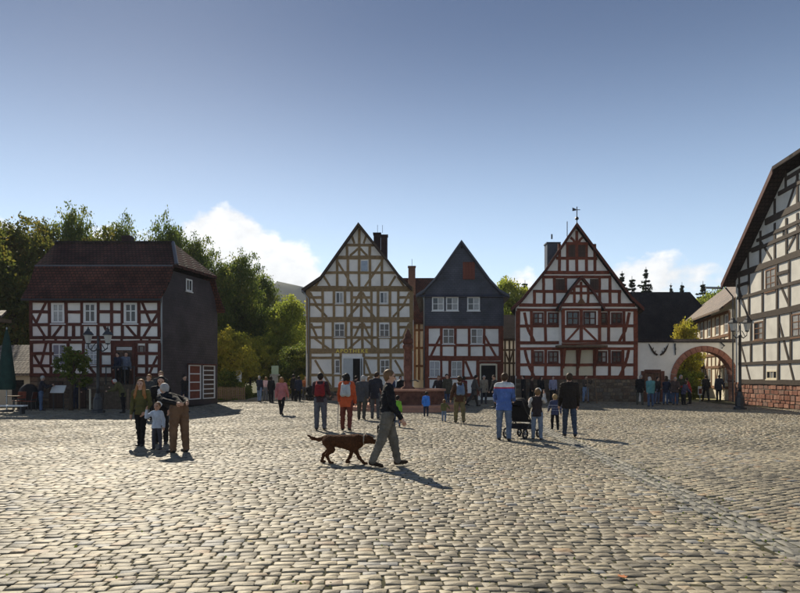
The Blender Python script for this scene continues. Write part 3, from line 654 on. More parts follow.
MB().box(a.x-.28, a.x+.22, a.y-.012, a.y+.012, a.z+.93, a.z+.97).build('arrow', M['metal_dark'], wv)
MB().prism([(a.x-.30, a.y-.01, a.z+.86), (a.x-.06, a.y-.01, a.z+.90), (a.x-.06, a.y-.01, a.z+1.0), (a.x-.30, a.y-.01, a.z+1.1)], (0, .02, 0)).build('flag', M['metal_dark'], wv)

# ---- connecting house behind, between the ochre and the slate houses
CYd = 58.0
ch_, chw, pl = gable_house('rear_house', 'low red-roofed house with brick chimney between ochre and slate houses', CYd, 404, 446, [(395, 300), (399, 279), (452, 279.5), (456, 300)], .1, 'plaster_warm', 'tile_red', over=.05) if False else (None, None, None)
ch_ = thing('rear_house', (1.9, CYd+3, 0), 'red-roofed house with brick chimney set back between ochre and slate gables', 'house')
x0, x1 = at(396, 0, CYd).x, at(470, 0, CYd).x; zr = at(0, 278, CYd+3).z; ze = at(0, 322, CYd-.5).z
MB().prism([(x0, CYd-.5, ze), (x0, CYd+3, zr), (x0, CYd+6.5, ze), (x0, CYd+6.5, ze-.2), (x0, CYd+3, zr-.22), (x0, CYd-.5, ze-.2)], (x1-x0, 0, 0)).build('roof', M['tile_red'], ch_)
cw = MB().box(x0+.2, x1-.2, CYd, CYd+6, 0, ze).build('wall', M['plaster_warm'], ch_)
pl = Plane((x0, CYd, 0), (1, 0, 0)); f = Facade(pl, cw, M['timber_brown'], .2)
f.Vv(318, 380, 414.5, 419, 424); f.H(330, (412, 426)); f.H(348, (412, 426)); f.H(366, (412, 426))
chimney(ch_, 408.4, 415.4, 265, 279, CYd+1.6, 'brick', .7); MB().tube([at(412, 266, CYd+2), at(412, 259, CYd+2)], .02, 5).build('antenna', M['metal_dark'], ch_)
# ---- white-timbered house end in the slot between slate and red houses
wh = thing('white_house', at(509, 377, 57), 'pale sunlit house wall in the slot beside the red house', 'house'); wh.location.z = 0; ORG[wh.name].z = 0
x0, x1 = at(500, 0, 56).x, at(524, 0, 56).x; ww = MB().box(x0, x1, 56, 62, 0, 5.2).build('wall', M['plaster'], wh)
MB().prism([(x0-.4, 55.6, 4.8), (x1+.4, 55.6, 4.8), (x1+.4, 59, 7.2), (x0-.4, 59, 7.2)], (0, 0, .18)).build('roof', M['tile_dark'], wh)
pl = Plane((x0, 56, 0), (1, 0, 0)); f = Facade(pl, ww, M['timber_dark'], .16)
f.Vv(338, 396, 505, 509.5, 513.5); f.H(350, (501, 516)); f.H(363, (501, 516)); f.D((505, 351, 509, 362), (513, 351, 510, 362))
fn = thing('board_fence', at(508, 377, 47.5), 'dark board fence closing the slot between slate and red houses', 'fence'); fn.location.z = 0; ORG[fn.name].z = 0
xa = at(503.6, 0, 47.5).x; xb = at(519, 0, 47.5).x; nb = 9
for k in range(nb):
    a = xa+(xb-xa)*k/nb; MB().box(a+.006, a+(xb-xa)/nb-.006, 47.48, 47.52, .05, 1.72+rnd(-.04, .04)).build('board', M['shutter'], fn)
MB().box(xa, xb, 47.525, 47.58, .5, .6).build('rail', M['shutter'], fn); MB().box(xa, xb, 47.525, 47.58, 1.3, 1.4).build('rail', M['shutter'], fn)

# ---- gate wall with round arch
GY = 43.06
gw = thing('gate_wall', (19, GY+.3, 0), 'white plastered courtyard wall with round sandstone arch', 'wall')
GX = (637.7-CX)/F*GY
pl = Plane((GX, GY, 0), (1, 0, 0)); zt = pl.uv(700, 342.5)[1]; xr = 23.0-GX
ac, _ = pl.uv(704.3, 0); ar = (pl.uv(733.5, 0)[0]-pl.uv(675.5, 0)[0])/2; atop = pl.uv(704, 351)[1]; asp = atop-ar
arch = [(ac+ar*math.cos(t), asp+ar*math.sin(t)) for t in np.linspace(0, math.pi, 25)]
out = [(0, 0), (0, zt), (xr, zt), (xr, 0), (ac+ar, 0)]+arch+[(ac-ar, 0)]
MB().prism([pl.P(u, v) for u, v in out], (0, .55, 0)).build('wall', M['plaster'], gw)
def ring(r0, r1, a0, a1, n=3):
    return [(ac+r0*math.cos(a0+(a1-a0)*i/n), asp+r0*math.sin(a0+(a1-a0)*i/n)) for i in range(n+1)]+[(ac+r1*math.cos(a1+(a0-a1)*i/n), asp+r1*math.sin(a1+(a0-a1)*i/n)) for i in range(n+1)]
NV = 17
for k in range(NV):
    a0 = math.pi*k/NV+.006; a1 = math.pi*(k+1)/NV-.006; pr = .06+.006*(k % 3)
    MB().prism([pl.P(u, v, pr) for u, v in ring(ar-.04, ar+.34, a0, a1)], (0, .64, 0)).build('arch_stone', M['sandstone_arch'], gw)
for sgn in (-1, 1):
    v = 0; k = 0
    while v < asp-.02:
        h = min(.42, asp-v); u = ac+sgn*(ar+.15)
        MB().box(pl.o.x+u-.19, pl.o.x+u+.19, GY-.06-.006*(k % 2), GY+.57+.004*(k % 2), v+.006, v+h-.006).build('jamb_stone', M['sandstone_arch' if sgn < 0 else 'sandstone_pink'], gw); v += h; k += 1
    MB().box(pl.o.x+u-.24, pl.o.x+u+.24, GY-.10, GY+.6, asp-.14, asp-.008).build('impost', M['sandstone'], gw)
cp = MB(); cp.prism([(GX, GY-.14, zt+.002), (GX, GY+.275, zt+.20), (GX, GY+.69, zt+.002), (GX, GY+.69, zt+.04), (GX, GY+.275, zt+.25), (GX, GY-.14, zt+.04)], (xr, 0, 0)); cp.build('coping', M['tile_dark'], gw)
sd = boards(pl, 644.4, 373.4, 660.4, 403.4, gw, 'door_brown', 'side_door', 5)
for a in ((641, 371, 644.3, 403.7), (660.5, 371, 664, 403.7), (644.32, 369.6, 660.48, 373.3)): panel(pl, *a, sd, 'sandstone', 'door_frame', .09)
ir = MB()
for sgn in (-1, 1):
    pts = [pl.P(*pl.uv(658.5+sgn*x, y), .05) for x, y in ((1.5, 355), (4, 353.5), (6.5, 350.5), (8.6, 346.5), (10, 343.6))]
    ir.tube(pts, [.06, .07, .06, .045, .02], 6)
    for x, y, x2, y2 in ((4, 353.5, 3, 350.5), (6.5, 350.5, 5.2, 347.5)): ir.tube([pl.P(*pl.uv(658.5+sgn*x, y), .05), pl.P(*pl.uv(658.5+sgn*x2, y2), .07)], [.045, .015], 5)
tag(ir.build('wall_antlers', M['timber_dark'], None), 'dark antler trophy fixed high on the white courtyard wall', 'antlers')
b_ = MB(); b_.tube([pl.P(*pl.uv(674.6, 343.4), .06), pl.P(*pl.uv(675, 355), .06)], [.05, .03], 6); b_.tube([pl.P(*pl.uv(674.8, 346), .06), pl.P(*pl.uv(674, 350), .3)], [.03, .02], 6)
tag(b_.build('iron_bracket', M['metal_dark']), 'iron bracket hanging on white wall left of the arch crown', 'bracket')
b_ = MB(); b_.tube([pl.P(*pl.uv(720.5, 342.6), .05), pl.P(*pl.uv(722.5, 346), .25), pl.P(*pl.uv(721, 348.5), .1)], [.04, .06, .04], 6)
tag(b_.build('iron_hook', M['metal_dark']), 'small iron hook on white wall right of the arch crown', 'hook')

# ---- barn behind the gate
bn = thing('barn', (24, 58, 0), 'barn with big dark hipped roof behind the white courtyard wall', 'barn')
zr = at(0, 292, 60).z; x0 = at(600, 0, 60).x; x1 = at(690, 0, 60).x; ze = 3.2; xe = x1+2.6
MB().prism([(x0, 54.5, ze), (xe, 54.5, ze), (x1, 60, zr), (x0, 60, zr)], (0, 0, -.25)).build('roof', M['tile_black'], bn)
MB().prism([(xe+.002, 54.5, ze), (xe+.002, 65.5, ze), (x1+.002, 60, zr)], (0, 0, -.25)).build('roof', M['tile_black'], bn)
MB().prism([(xe, 65.5, ze), (x0, 65.5, ze), (x0, 60.002, zr), (x1, 60.002, zr)], (0, 0, -.25)).build('roof', M['tile_black'], bn)
MB().box(x0+.4, xe-.5, 55, 65, 0, ze+.3).build('wall', M['rubble'], bn)
# ---- sunlit house seen through and above the arch
ay = thing('courtyard_house', (25.5, 51, 0), 'sunlit cream half-timbered house with brown roof beyond the arch', 'house')
p0 = Vector((22.85, 44.4, 0)); p1 = Vector((26.2, 59.5, 0)); u = (p1-p0).normalized(); nn = Vector((-u.y, u.x, 0))
pl = Plane(p1, -u, nn); Lh = (p1-p0).length; ze = 6.35
wl_ = MB().prism([pl.P(0, 0), pl.P(Lh, 0), pl.P(Lh, ze), pl.P(0, ze)], -nn*.3).build('wall', M['plaster_warm'], ay)
MB().prism([pl.P(0, 0, -.31), pl.P(0, ze, -.31), pl.P(0, ze+3.6, -4.8), pl.P(0, ze, -9.4), pl.P(0, 0, -9.4)], -u*.3).build('wall', M['plaster_warm'], ay)
MB().prism([pl.P(-.4, ze-.12, .65), pl.P(Lh, ze-.12, .65), pl.P(Lh, ze+4.2, -4.9), pl.P(-.4, ze+4.2, -4.9)], (0, 0, .18)).build('roof', M['tile_brown'], ay)
MB().prism([pl.P(-.4, ze-.2, -9.8), pl.P(Lh, ze-.2, -9.8), pl.P(Lh, ze+4.2, -4.92), pl.P(-.4, ze+4.2, -4.92)], (0, 0, .18)).build('roof', M['tile_brown'], ay)
fo = [0]
def bm(a, b, w=.17, base=.03): fo[0] += 1; beam(pl, a, b, w, wl_, M['timber_brown'], base+(fo[0]*7 % 13)*.0012)
for v in (.9, 2.4, 3.3, 4.6, 6.2): bm((0, v), (Lh, v), .2, .06)
k = 0; uu = .1
while uu < Lh:
    bm((uu, .9), (uu, 3.2), .17, .042); bm((uu, 3.4), (uu, 6.15), .17, .042)
    if k % 3 == 1: bm((uu, 1.0), (uu+1.15, 3.2), .15)
    if k % 3 == 2: bm((uu+1.1, 3.5), (uu+.1, 4.5), .15)
    if k % 2 == 0 and uu+1 < Lh: window(pl, uu+.2, 4.75, uu+1.0, 6.0, ay, 2, 2, px=False, t=.06)
    if k % 4 == 0 and uu+1 < Lh: window(pl, uu+.2, 1.3, uu+1.0, 2.3, ay, 2, 1, px=False, t=.06)
    uu += 1.18; k += 1

# ---- big dark-timbered house on the right
bh = thing('dark_timbered_house', (27, 31.5, 0), 'big gable of white house with dark timbers at right edge', 'house')
q0 = Vector((20.62, 39.3, 0)); q1 = Vector((20.02, 32.0, 0)); u = (q1-q0).normalized(); pl = Plane(q0, u, (u.y, -u.x, 0)); WB = 15.0
if pl.n.x > 0: pl.n = -pl.n
def bz(px, py): return pl.uv(px, py)
zE = 7.7; zH = 12.45; uH = 5.9; uc = WB/2
poly = [(0, 0), (WB, 0), (WB, zE-.15), (WB-uH, zH-.22), (uH, zH-.22), (0, zE-.15)]
bw = MB().prism([pl.P(a, b) for a, b in poly], -pl.n*.3).build('wall', M['plaster_old'], bh)
MB().prism([pl.P(0, 0, -.301), pl.P(0, zE-.15, -.301), pl.P(0, zE-.15, -13), pl.P(0, 0, -13)], pl.u*.3).build('wall', M['plaster_old'], bh)
MB().prism([pl.P(WB-.3, 0, -.301), pl.P(WB-.3, zE-.15, -.301), pl.P(WB-.3, zE-.15, -13), pl.P(WB-.3, 0, -13)], pl.u*.3).build('wall', M['plaster_old'], bh)
sl_ = (zH-zE)/uH; zR = zE+sl_*uc; ov = .62
hipb = 2.2                                                                  # the half-hip runs back this far
for sgn in (0, 1):
    m_ = (lambda a: WB-a) if sgn else (lambda a: a)
    q = [pl.P(m_(-.55), zE-.44, ov), pl.P(m_(uH), zH, ov), pl.P(m_(uc), zR, -hipb), pl.P(m_(uc), zR, -13.5), pl.P(m_(-.55), zE-.44, -13.5)]
    MB().prism(q, (0, 0, .2)).build('roof', M['tile_dark'], bh)
    for a, b in (((-.55, zE-.44), (uH, zH)),):
        MB().prism([pl.P(m_(a[0]), a[1]-.16, ov+.005), pl.P(m_(b[0]), b[1]-.16, ov+.005), pl.P(m_(b[0]), b[1]+.21, ov+.005), pl.P(m_(a[0]), a[1]+.21, ov+.005)], pl.n*.05).build('bargeboard', M['timber_maroon'], bh)
MB().prism([pl.P(uH-.02, zH+.012, ov+.06), pl.P(WB-uH+.02, zH+.012, ov+.06), pl.P(uc, zR+.012, -hipb)], (0, 0, .2)).build('roof', M['tile_dark'], bh)
f = Facade(pl, bw, M['timber_dark'], .185)
def RAIL(x0, y0, y1, w=None, x1=800, ext=True):
    a = pl.uv(x0, y0); b = pl.uv(x1, y1); v = (a[1]+b[1])/2
    beam(pl, (a[0], v), (WB-.1 if ext else b[0], v), w or .185, bw, M['timber_dark'], f._o(.06))
RAIL(738, 273, 256, .36); RAIL(738, 320, 307.4, .34); RAIL(739, 344, 336.5); RAIL(739, 364.4, 360.4); RAIL(740, 382.6, 381, .28)
RAIL(738, 285.5, 283, x1=749, ext=False); RAIL(738, 297, 283.2); RAIL(777.4, 274.2, 271, x1=789.5, ext=False)
a = pl.uv(758, 226); vT = a[1]
for v, lo in ((vT, .38), (pl.uv(775, 232.5)[1], .2), (pl.uv(775, 241.5)[1], .2), (pl.uv(775, 196.2)[1], .22), (pl.uv(787, 178.4)[1], .2)):
    s0 = (v-zE+.5)/sl_; beam(pl, (s0, v), (WB-s0, v), lo, bw, M['timber_dark'], f._o(.06))
RAIL(748, 250, 247, x1=762, ext=False)
def VB(px, y0, y1): f.seg(px, y0, px, y1, None, .04)
for px, y0, y1 in ((739.6, 273, 403), (751.3, 319, 363), (764.6, 316, 382), (778.8, 314, 381), (791, 311, 361), (749.3, 272, 317), (762.7, 268, 315), (777.4, 264, 313), (789.5, 261, 309),
                   (748.5, 250, 268), (760.7, 231, 265), (775, 223, 262), (786.8, 218, 258), (797.8, 213, 255), (775, 199, 218), (786, 171, 191), (797.8, 170, 210)): VB(px, y0, min(y1, 382))
f.D((741.4, 346, 750.2, 380), (779.6, 323, 794, 380), (738.6, 287, 748, 317), (777.4, 276.4, 789.5, 305.3), (760.9, 241.5, 771.6, 259), (800, 226, 788.2, 249.5), (798.6, 175, 786.4, 211.5))
u_ = pl.uv(800, 300)[0]+.9; k = 0
while u_ < WB:
    for v0, v1 in ((1.5, 5.0), (5.1, 7.6)): beam(pl, (u_, v0), (u_, v1), .22, bw, M['timber_dark'], f._o(.04))
    if k % 2: beam(pl, (u_-1.1, 1.6), (u_-.1, 5.0), .18, bw, M['timber_dark'], f._o(.022))
    u_ += 1.5; k += 1
window(pl, 766, 270.4, 776.2, 289.6, bh, 2, 3, fm='timber_brown', t=.07); window(pl, 754.6, 322.4, 763.6, 339.4, bh, 2, 3, fm='timber_brown', t=.07)
window(pl, 792.2, 314.4, 806, 336, bh, 2, 3, fm='timber_brown', t=.07); window(pl, 767, 370.6, 777.6, 379.2, bh, 3, 1, fm='plaster_cream', t=.07)
panel(pl, 782.8, 231, 784.6, 236.4, bh, 'dark_void', 'vent_slit', .02)
rubble(pl, -.1, WB, 0, pl.uv(770, 382.8)[1], bh, 'rubble_red', (.42, .22), seed=5, off=.035)
a = pl.P(-.6, zE-.5, .5); MB().tube([a, a+Vector((-1.0, .2, .05))], .07, 7).build('gutter', M['metal_grey'], bh)
MB().tube([pl.P(-.5, zE-.5, .4), pl.P(-.12, zE-1.1, .12), pl.P(-.12, .1, .12)], .045, 7).build('drainpipe', M['metal_dark'], bh)

# ---- left house with mansard roof and slate side
lh = thing('mansard_house', (-16, 37, 0), 'half-timbered house with red mansard roof and slate-clad side', 'house')
A = Vector((-19.66, 34, 0)); B = Vector((-12.72, 34, 0)); Cc = Vector((-11.35, 39.8, 0)); Dd = Vector((-19.9, 39.8, 0))
Z = lambda z: Vector((0, 0, z)); zE = 5.78; zB = 7.55; zR = 9.22; zb = 1.72
pl = Plane(A, (1, 0, 0)); Wd = B.x-A.x
lw = MB().prism([pl.P(0, zb), pl.P(Wd, zb), pl.P(Wd, zE), pl.P(0, zE)], (0, .3, 0)).build('wall', M['plaster'], lh)
MB().prism([pl.P(0, 0), pl.P(Wd, 0), pl.P(Wd, zb-.002), pl.P(0, zb-.002)], (0, .3, 0)).build('basement', M['mortar'], lh)
us = (Cc-B).normalized(); ps = Plane(B, us, (us.y, -us.x, 0)); Ds = (Cc-B).length
side = [(0.0, 0), (Ds, 0), (Ds, zE-.3), (Ds-.35, zE+.75), (Ds-.95, zB-.08), (.95, zB-.08), (.35, zE+.75), (0.0, zE)]
MB().prism([ps.P(a, b) for a, b in side], -ps.n*.28).build('slate_wall', M['slate_y'], lh)
MB().prism([A+Vector((0, .301, 0)), Dd, Dd+Z(zE), A+Vector((0, .301, zE))], (.3, 0, 0)).build('wall', M['plaster'], lh)
MB().prism([Dd, Cc-Vector((.4, 0, 0)), Cc+Vector((-.4, 0, zE)), Dd+Z(zE)], (0, -.28, 0)).build('wall', M['plaster'], lh)
def quad(n, pts, m, parent, t=.16): return MB().prism(pts, (0, 0, t)).build(n, M[m], parent)
xl = A.x-.18
def sx(d, e=0): return B.x+us.x/us.y*d+e                                   # x of the right verge at depth d behind the front
ov = .25
low = MB()                                                                  # concave lower slope in strips
cur = [(-.45, zE-.10), (-.02, zE+.38), (.42, zE+1.0), (.80, zB+.02)]
for (d0, z0), (d1, z1) in zip(cur, cur[1:]):
    low.prism([(xl, 34+d0, z0), (sx(d0, ov), 34+d0, z0), (sx(d1, ov), 34+d1, z1), (xl, 34+d1, z1)], (0, -.03, .15))
low.build('roof', M['tile_red'], lh)
low = MB(); DD = 5.8
for (d0, z0), (d1, z1) in zip(cur, cur[1:]):
    low.prism([(xl-.2, 34+DD-d1, z1), (sx(DD-d1, ov), 34+DD-d1, z1), (sx(DD-d0, ov), 34+DD-d0, z0), (xl-.2, 34+DD-d0, z0)], (0, .03, .15))
low.build('roof', M['tile_red'], lh)
dm = DD/2; rx = sx(dm)-1.05
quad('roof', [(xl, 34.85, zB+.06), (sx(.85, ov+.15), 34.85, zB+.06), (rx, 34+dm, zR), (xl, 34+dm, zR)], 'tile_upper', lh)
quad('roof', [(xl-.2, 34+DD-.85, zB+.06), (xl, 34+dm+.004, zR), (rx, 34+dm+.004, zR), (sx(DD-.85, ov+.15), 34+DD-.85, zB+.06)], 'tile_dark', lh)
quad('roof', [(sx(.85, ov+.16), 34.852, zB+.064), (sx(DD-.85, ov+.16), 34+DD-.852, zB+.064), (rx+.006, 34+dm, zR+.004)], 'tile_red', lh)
MB().tube([(sx(.85, ov+.1), 34.87, zB+.24), (rx, 34+dm, zR+.19)], .10, 6).build('hip_ridge', M['lead'], lh)
MB().tube([(xl, 34+dm, zR+.17), (rx, 34+dm, zR+.17)], .11, 6).build('ridge', M['tile_dark'], lh)
MB().box(xl, sx(.5, ov), 34.74, 34.80, zB+.0, zB+.19).build('break_board', M['lead'], lh)
MB().tube([(xl, 33.52, zE-.08), (sx(-.5, ov+.05), 33.52, zE-.08)], .06, 7).build('gutter', M['metal_dark'], lh)
MB().prism([ps.P(-.0, zE+.2, .02), ps.P(.06, zE+.2, .02), ps.P(.06, .1, .02), ps.P(-.0, .1, .02)], ps.n*.06).build('drainpipe', M['metal_grey'], lh)
c = at(133, 242, 38); MB().box(c.x-.25, c.x+.25, 37.0, 37.6, zR-.8, zR+.62).build('chimney', M['brick_dark'], lh)
f = Facade(pl, lw, M['timber_maroon'], .17)
f.H(301, (30, 160.4), w=.2); f.H(311.9, (31, 50), (66, 83), (98, 123), (139, 160)); f.H(324.6, (30.5, 160)); f.H(337.6, (30, 160.4), w=.17); f.H(342, (30, 160.4), w=.17)
f.Vv(301.5, 337, 31.2, 49.7, 66.3, 82.2, 98.2, 111.9, 122.5, 139, 159); f.Vv(325, 337, 74); f.Vv(338, 341.8, 44, 56, 70, 84, 99, 122, 141, 150, w=.12)
f.D((46, 302, 36, 323.6), (31.8, 315.6, 44.9, 336.8), (61.5, 325.5, 53, 336.8), (142, 302, 150.8, 323.6), (158, 314, 143.8, 336.8), (126.4, 325.5, 136, 336.8), (104, 325.5, 110, 336.8))
f.H(353.6, (31, 54), (68, 84), (100, 114), (136, 160)); f.H(365.8, (31, 114), (136, 160)); f.H(375, (30, 114), (136, 160.4), w=.2)
f.Vv(343, 375, 31.8, 51.1, 68.4, 83.6, 100.2, 112.8, 136.4, 147, 159.4)
f.D((46.3, 343, 40.5, 365), (34.2, 355, 46, 374), (157.5, 356, 149.2, 374.4), (89, 366.5, 95.5, 374.4), (76, 366.5, 71, 374.4))
for x0, x1 in ((51.6, 65.2), (83.6, 97), (124, 137.8)): window(pl, x0, 302.4, x1, 323.6, lh, 2, 2, split=.62, t=.13, b=.035)
window(pl, 52.4, 344, 66.6, 365, lh, 2, 2, gm='glass_lead'); window(pl, 85.4, 344, 98.8, 365, lh, 3, 4, gm='glass_lead', t=.06, b=.018)
window(pl, 138.6, 345.6, 144.6, 353, lh, 1, 1, gm='glass', fm='timber_maroon', t=.05)
dr = panel(pl, 114, 343.4, 135.4, 384, lh, 'door_brown', 'doorway', .03)
for a in ((113.8, 343.4, 116.4, 384), (133, 343.4, 135.6, 384), (116.42, 343.4, 132.98, 346.4)): panel(pl, *a, dr, 'timber_maroon', 'door_frame', .12, .031)
for x0, x1 in ((116.8, 124.4), (124.8, 132.6)):
    lf = panel(pl, x0, 350.6, x1, 383.6, dr, 'door_brown', 'door_leaf', .07, .031)
    for y0, y1 in ((352.6, 365), (367, 381)): panel(pl, x0+1.2, y0, x1-1.2, y1, lf, 'shutter', 'door_panel', .088, .0705)
panel(pl, 116.8, 347, 132.6, 350.2, dr, 'glass_lead', 'fanlight', .05, .031)
rubble(pl, 0, pl.uv(113, 380)[0], 0, zb-.02, lh, 'rubble', (.4, .22), seed=7); rubble(pl, pl.uv(137, 380)[0], Wd, 0, zb-.02, lh, 'rubble', (.4, .22), seed=8)
for x0, x1 in ((49.5, 63), (76, 86)): boards(Plane(A+Vector((0, -.05, 0)), (1, 0, 0)), x0, 381.5, x1, 408, lh, 'shutter', 'cellar_door', 4)
u0 = ps.uv(185.8, 278)[0]; window(ps, u0-.0, 6.55, u0+.62, 7.25, lh, 2, 1, px=False, t=.08)
# landing in front of the door
ld = thing('door_landing', (-14.9, 33.2, 0), 'dark stone landing and steps at door of the mansard house', 'steps')
lx0, lx1 = at(108, 0, 33).x, at(138, 0, 33).x
MB().box(lx0, lx1, 32.55, 33.93, 0, 1.26).build('landing', M['rubble'], ld)
for k in range(6): MB().box(lx1+.28*k+.002, lx1+.28*(k+1), 32.6, 33.93, 0, 1.26-.21*(k+1)+.02).build('step', M['mortar'], ld)
for k in range(4): MB().box(lx0+.05+k*.48, lx0+.09+k*.48, 32.6, 32.64, 1.262, 2.15).build('railing_post', M['metal_dark'], ld)
MB().box(lx0, lx1, 32.595, 32.645, 2.152, 2.2).build('handrail', M['metal_dark'], ld)
# notice boards on the slate side wall
for i, (x0, x1, lab) in enumerate(((187.5, 199.5, 'white-framed notice board with red backing on the slate wall, left one'), (201.5, 213.5, 'white-framed slatted notice board on the slate wall, right one'))):
    u0, v1 = ps.uv(x0, 367); u1, _ = ps.uv(x1, 367); v0 = .35; v1 = 2.35
    nb_ = thing('notice_board', ps.P((u0+u1)/2, 0, .1), lab, 'notice board', 'notice boards on the slate wall')
    rect(ps, u0, u1, v0, v1, .02, .06, MB()).build('backing', M['shutter_red'] if i == 0 else M['shutter'], nb_)
    for a in ((u0, u0+.07, v0, v1), (u1-.07, u1, v0, v1)): rect(ps, *a, .061, .11, MB()).build('frame', M['white_paint'], nb_)
    for k in range(8 if i else 5):
        n_ = 7 if i else 4; v = v0+(v1-v0-.06)*k/n_; rect(ps, u0+.072, u1-.072, v, v+.06, .061, .10, MB()).build('slat', M['white_paint'], nb_)
    rect(ps, u0-.06, u1+.06, v1+.002, v1+.08, .02, .2, MB()).build('top_board', M['timber_maroon'], nb_)
# ------------------------------------------------------------------ trees
def leaf_quads(centres, sizes, seed, flat=.0):
    r = np.random.default_rng(seed); n = len(centres)
    a = r.normal(size=(n, 3)); a[:, 2] *= 1-flat; a /= np.linalg.norm(a, axis=1)[:, None]
    b = r.normal(size=(n, 3)); b -= (b*a).sum(1)[:, None]*a; b /= np.linalg.norm(b, axis=1)[:, None]
    s = sizes[:, None]; w = s*r.uniform(.45, .75, (n, 1))
    c = np.cross(a, b)
    V = np.stack([centres-a*s, centres-b*w+c*w*.25, centres+a*s, centres+b*w+c*w*.25], 1)
    return V.reshape(-1, 3), np.arange(n*4).reshape(-1, 4)
def broadleaf(seed, H, rw, trunk_h, nl, leaf, m, cl=34, lobes=9):
    """local meshes of a broadleaved tree: trunk with limbs, crown of leaf clumps with gaps"""
    r = np.random.default_rng(seed); tb = MB()
    top = Vector((r.normal(0, .3), r.normal(0, .3), H*.82))
    pts = [Vector((0, 0, -.3)), Vector((0, 0, trunk_h*.5)), Vector((top.x*.3, top.y*.3, trunk_h)), Vector((top.x*.6, top.y*.6, H*.55)), top]
    r0 = H*.018+.03; tb.tube(pts, [r0*1.5, r0, r0*.85, r0*.5, r0*.12], 7)
    ctr = []
    hc = H-trunk_h
    for k in range(lobes):                                                 # lobes carried by limbs
        t = (k+.5)/lobes; z = trunk_h+hc*(.12+.78*t); wd = rw*(math.sin(math.pi*min(1, .18+.75*t))**.8)*r.uniform(.45, .8); an = k*2.4+r.uniform(-.5, .5)
        c = np.array([wd*math.cos(an), wd*math.sin(an), z]); ctr.append((c, rw*r.uniform(.34, .52)))
        st = Vector((0, 0, trunk_h+(z-trunk_h)*.45)); tb.tube([st, (st+Vector(c))/2+Vector((0, 0, -.2)), Vector(c)], [r0*.45, r0*.3, r0*.08], 5)
    ctr.append((np.array([top.x, top.y, H-rw*.38]), rw*.40)); ctr.append((np.array([0, 0, trunk_h+hc*.5]), rw*.55))
    cs = []; 
    nc = nl//cl
    while len(cs) < nc:
        c, q = ctr[r.integers(len(ctr))]; d = r.normal(size=3); d /= np.linalg.norm(d); p = c+d*q*(r.uniform(.5, 1.0) if r.random() < .86 else r.uniform(1.0, 1.32))*np.array([1, 1, .85])
        if p[2] > trunk_h*.7: cs.append(p)
    cs = np.array(cs); L = np.repeat(cs, cl, 0)+r.normal(0, 1, (nc*cl, 3))*rw*np.array([.075, .075, .055])
    V, Q = leaf_quads(L, leaf*r.uniform(.6, 1.35, len(L)), seed+1)
    return make_mesh('trunk', tb.v, tb.f, M['bark'], smooth=True), quads_mesh('crown', V, Q, M[m])
def conifer(seed, H, rw, m='needle'):
    r = np.random.default_rng(seed); tb = MB(); tb.tube([(0, 0, -.3), (0, 0, H*.5), (0, 0, H)], [H*.016, H*.010, .02], 6); P = []
    z = H*.1
    while z < H*.985:
        t = (z-H*.1)/(H*.9); R_ = rw*(1-t)**.9*r.uniform(.6, 1.2)+.05; nb = r.integers(5, 8); a0 = r.uniform(0, 6.3)
        for k in range(nb):
            if r.random() < .1: continue
            a = a0+2*math.pi*k/nb+r.normal(0, .15); Rk = R_*r.uniform(.55, 1.2); n = int(6+Rk*30)
            s = r.uniform(.12, 1, n)**.8; d = np.array([math.cos(a), math.sin(a)]); pr = np.array([-d[1], d[0]])
            lat = r.normal(0, 1, n)*Rk*.10*(1.15-s)
            x = d[0]*s*Rk+pr[0]*lat; y = d[1]*s*Rk+pr[1]*lat; zz = z-.22*Rk*s+.10*Rk*s**3-abs(r.normal(0, 1, n))*.12
            P.append(np.stack([x, y, zz], -1)); 
        z += (.5+.02*H)*r.uniform(.8, 1.2)*(1-.55*t)
    P = np.concatenate(P); V, Q = leaf_quads(P, r.uniform(.08, .20, len(P)), seed+1, .45)
    return make_mesh('trunk', tb.v, tb.f, M['bark'], smooth=True), quads_mesh('crown', V, Q, M[m])
PROTO = {'oak': broadleaf(31, 14, 4.6, 3.2, 22000, .145, 'leaf_green', cl=26, lobes=12), 'ash': broadleaf(47, 15, 4.0, 3.5, 19000, .14, 'leaf_green', cl=26, lobes=13),
         'lime': broadleaf(59, 11, 3.6, 2.4, 17000, .14, 'leaf_mixed', cl=28), 'maple': broadleaf(71, 6.5, 2.7, 1.2, 12000, .115, 'leaf_yellow', cl=28, lobes=9),
         'shrub': broadleaf(83, 2.4, 1.5, .2, 4500, .10, 'leaf_bright', lobes=7), 'fir': conifer(91, 15, 3.0), 'spruce': conifer(97, 15, 2.6)}
def tree(kind, px, depth, top, label, group, m=None, wide=1.0, z0=0.0, name=None):
    tm, cmh = PROTO[kind]; h = CH+(HY-top)/F*depth-z0; h0 = {'oak': 14, 'ash': 15, 'lime': 11, 'maple': 6.5, 'shrub': 2.4, 'fir': 15, 'spruce': 15}[kind]
    s = h/h0; x = (px-CX)/F*depth
    root = thing(name or ('fir_tree' if kind in ('fir', 'spruce') else 'shrub' if kind == 'shrub' else 'tree'), (x, depth, z0), label, 'shrub' if kind == 'shrub' else 'tree', group)
    root.rotation_euler.z = rnd(0, 6.28); root.scale = (s*wide, s*wide, s)
    for n, me in (('trunk', tm), ('crown', cmh)):
        o = bpy.data.objects.new(n, me); COL.objects.link(o); o.parent = root
        if n == 'crown' and m: o.material_slots[0].link = 'OBJECT'; o.material_slots[0].material = M[m]
    return root
gL = 'trees behind the mansard house'
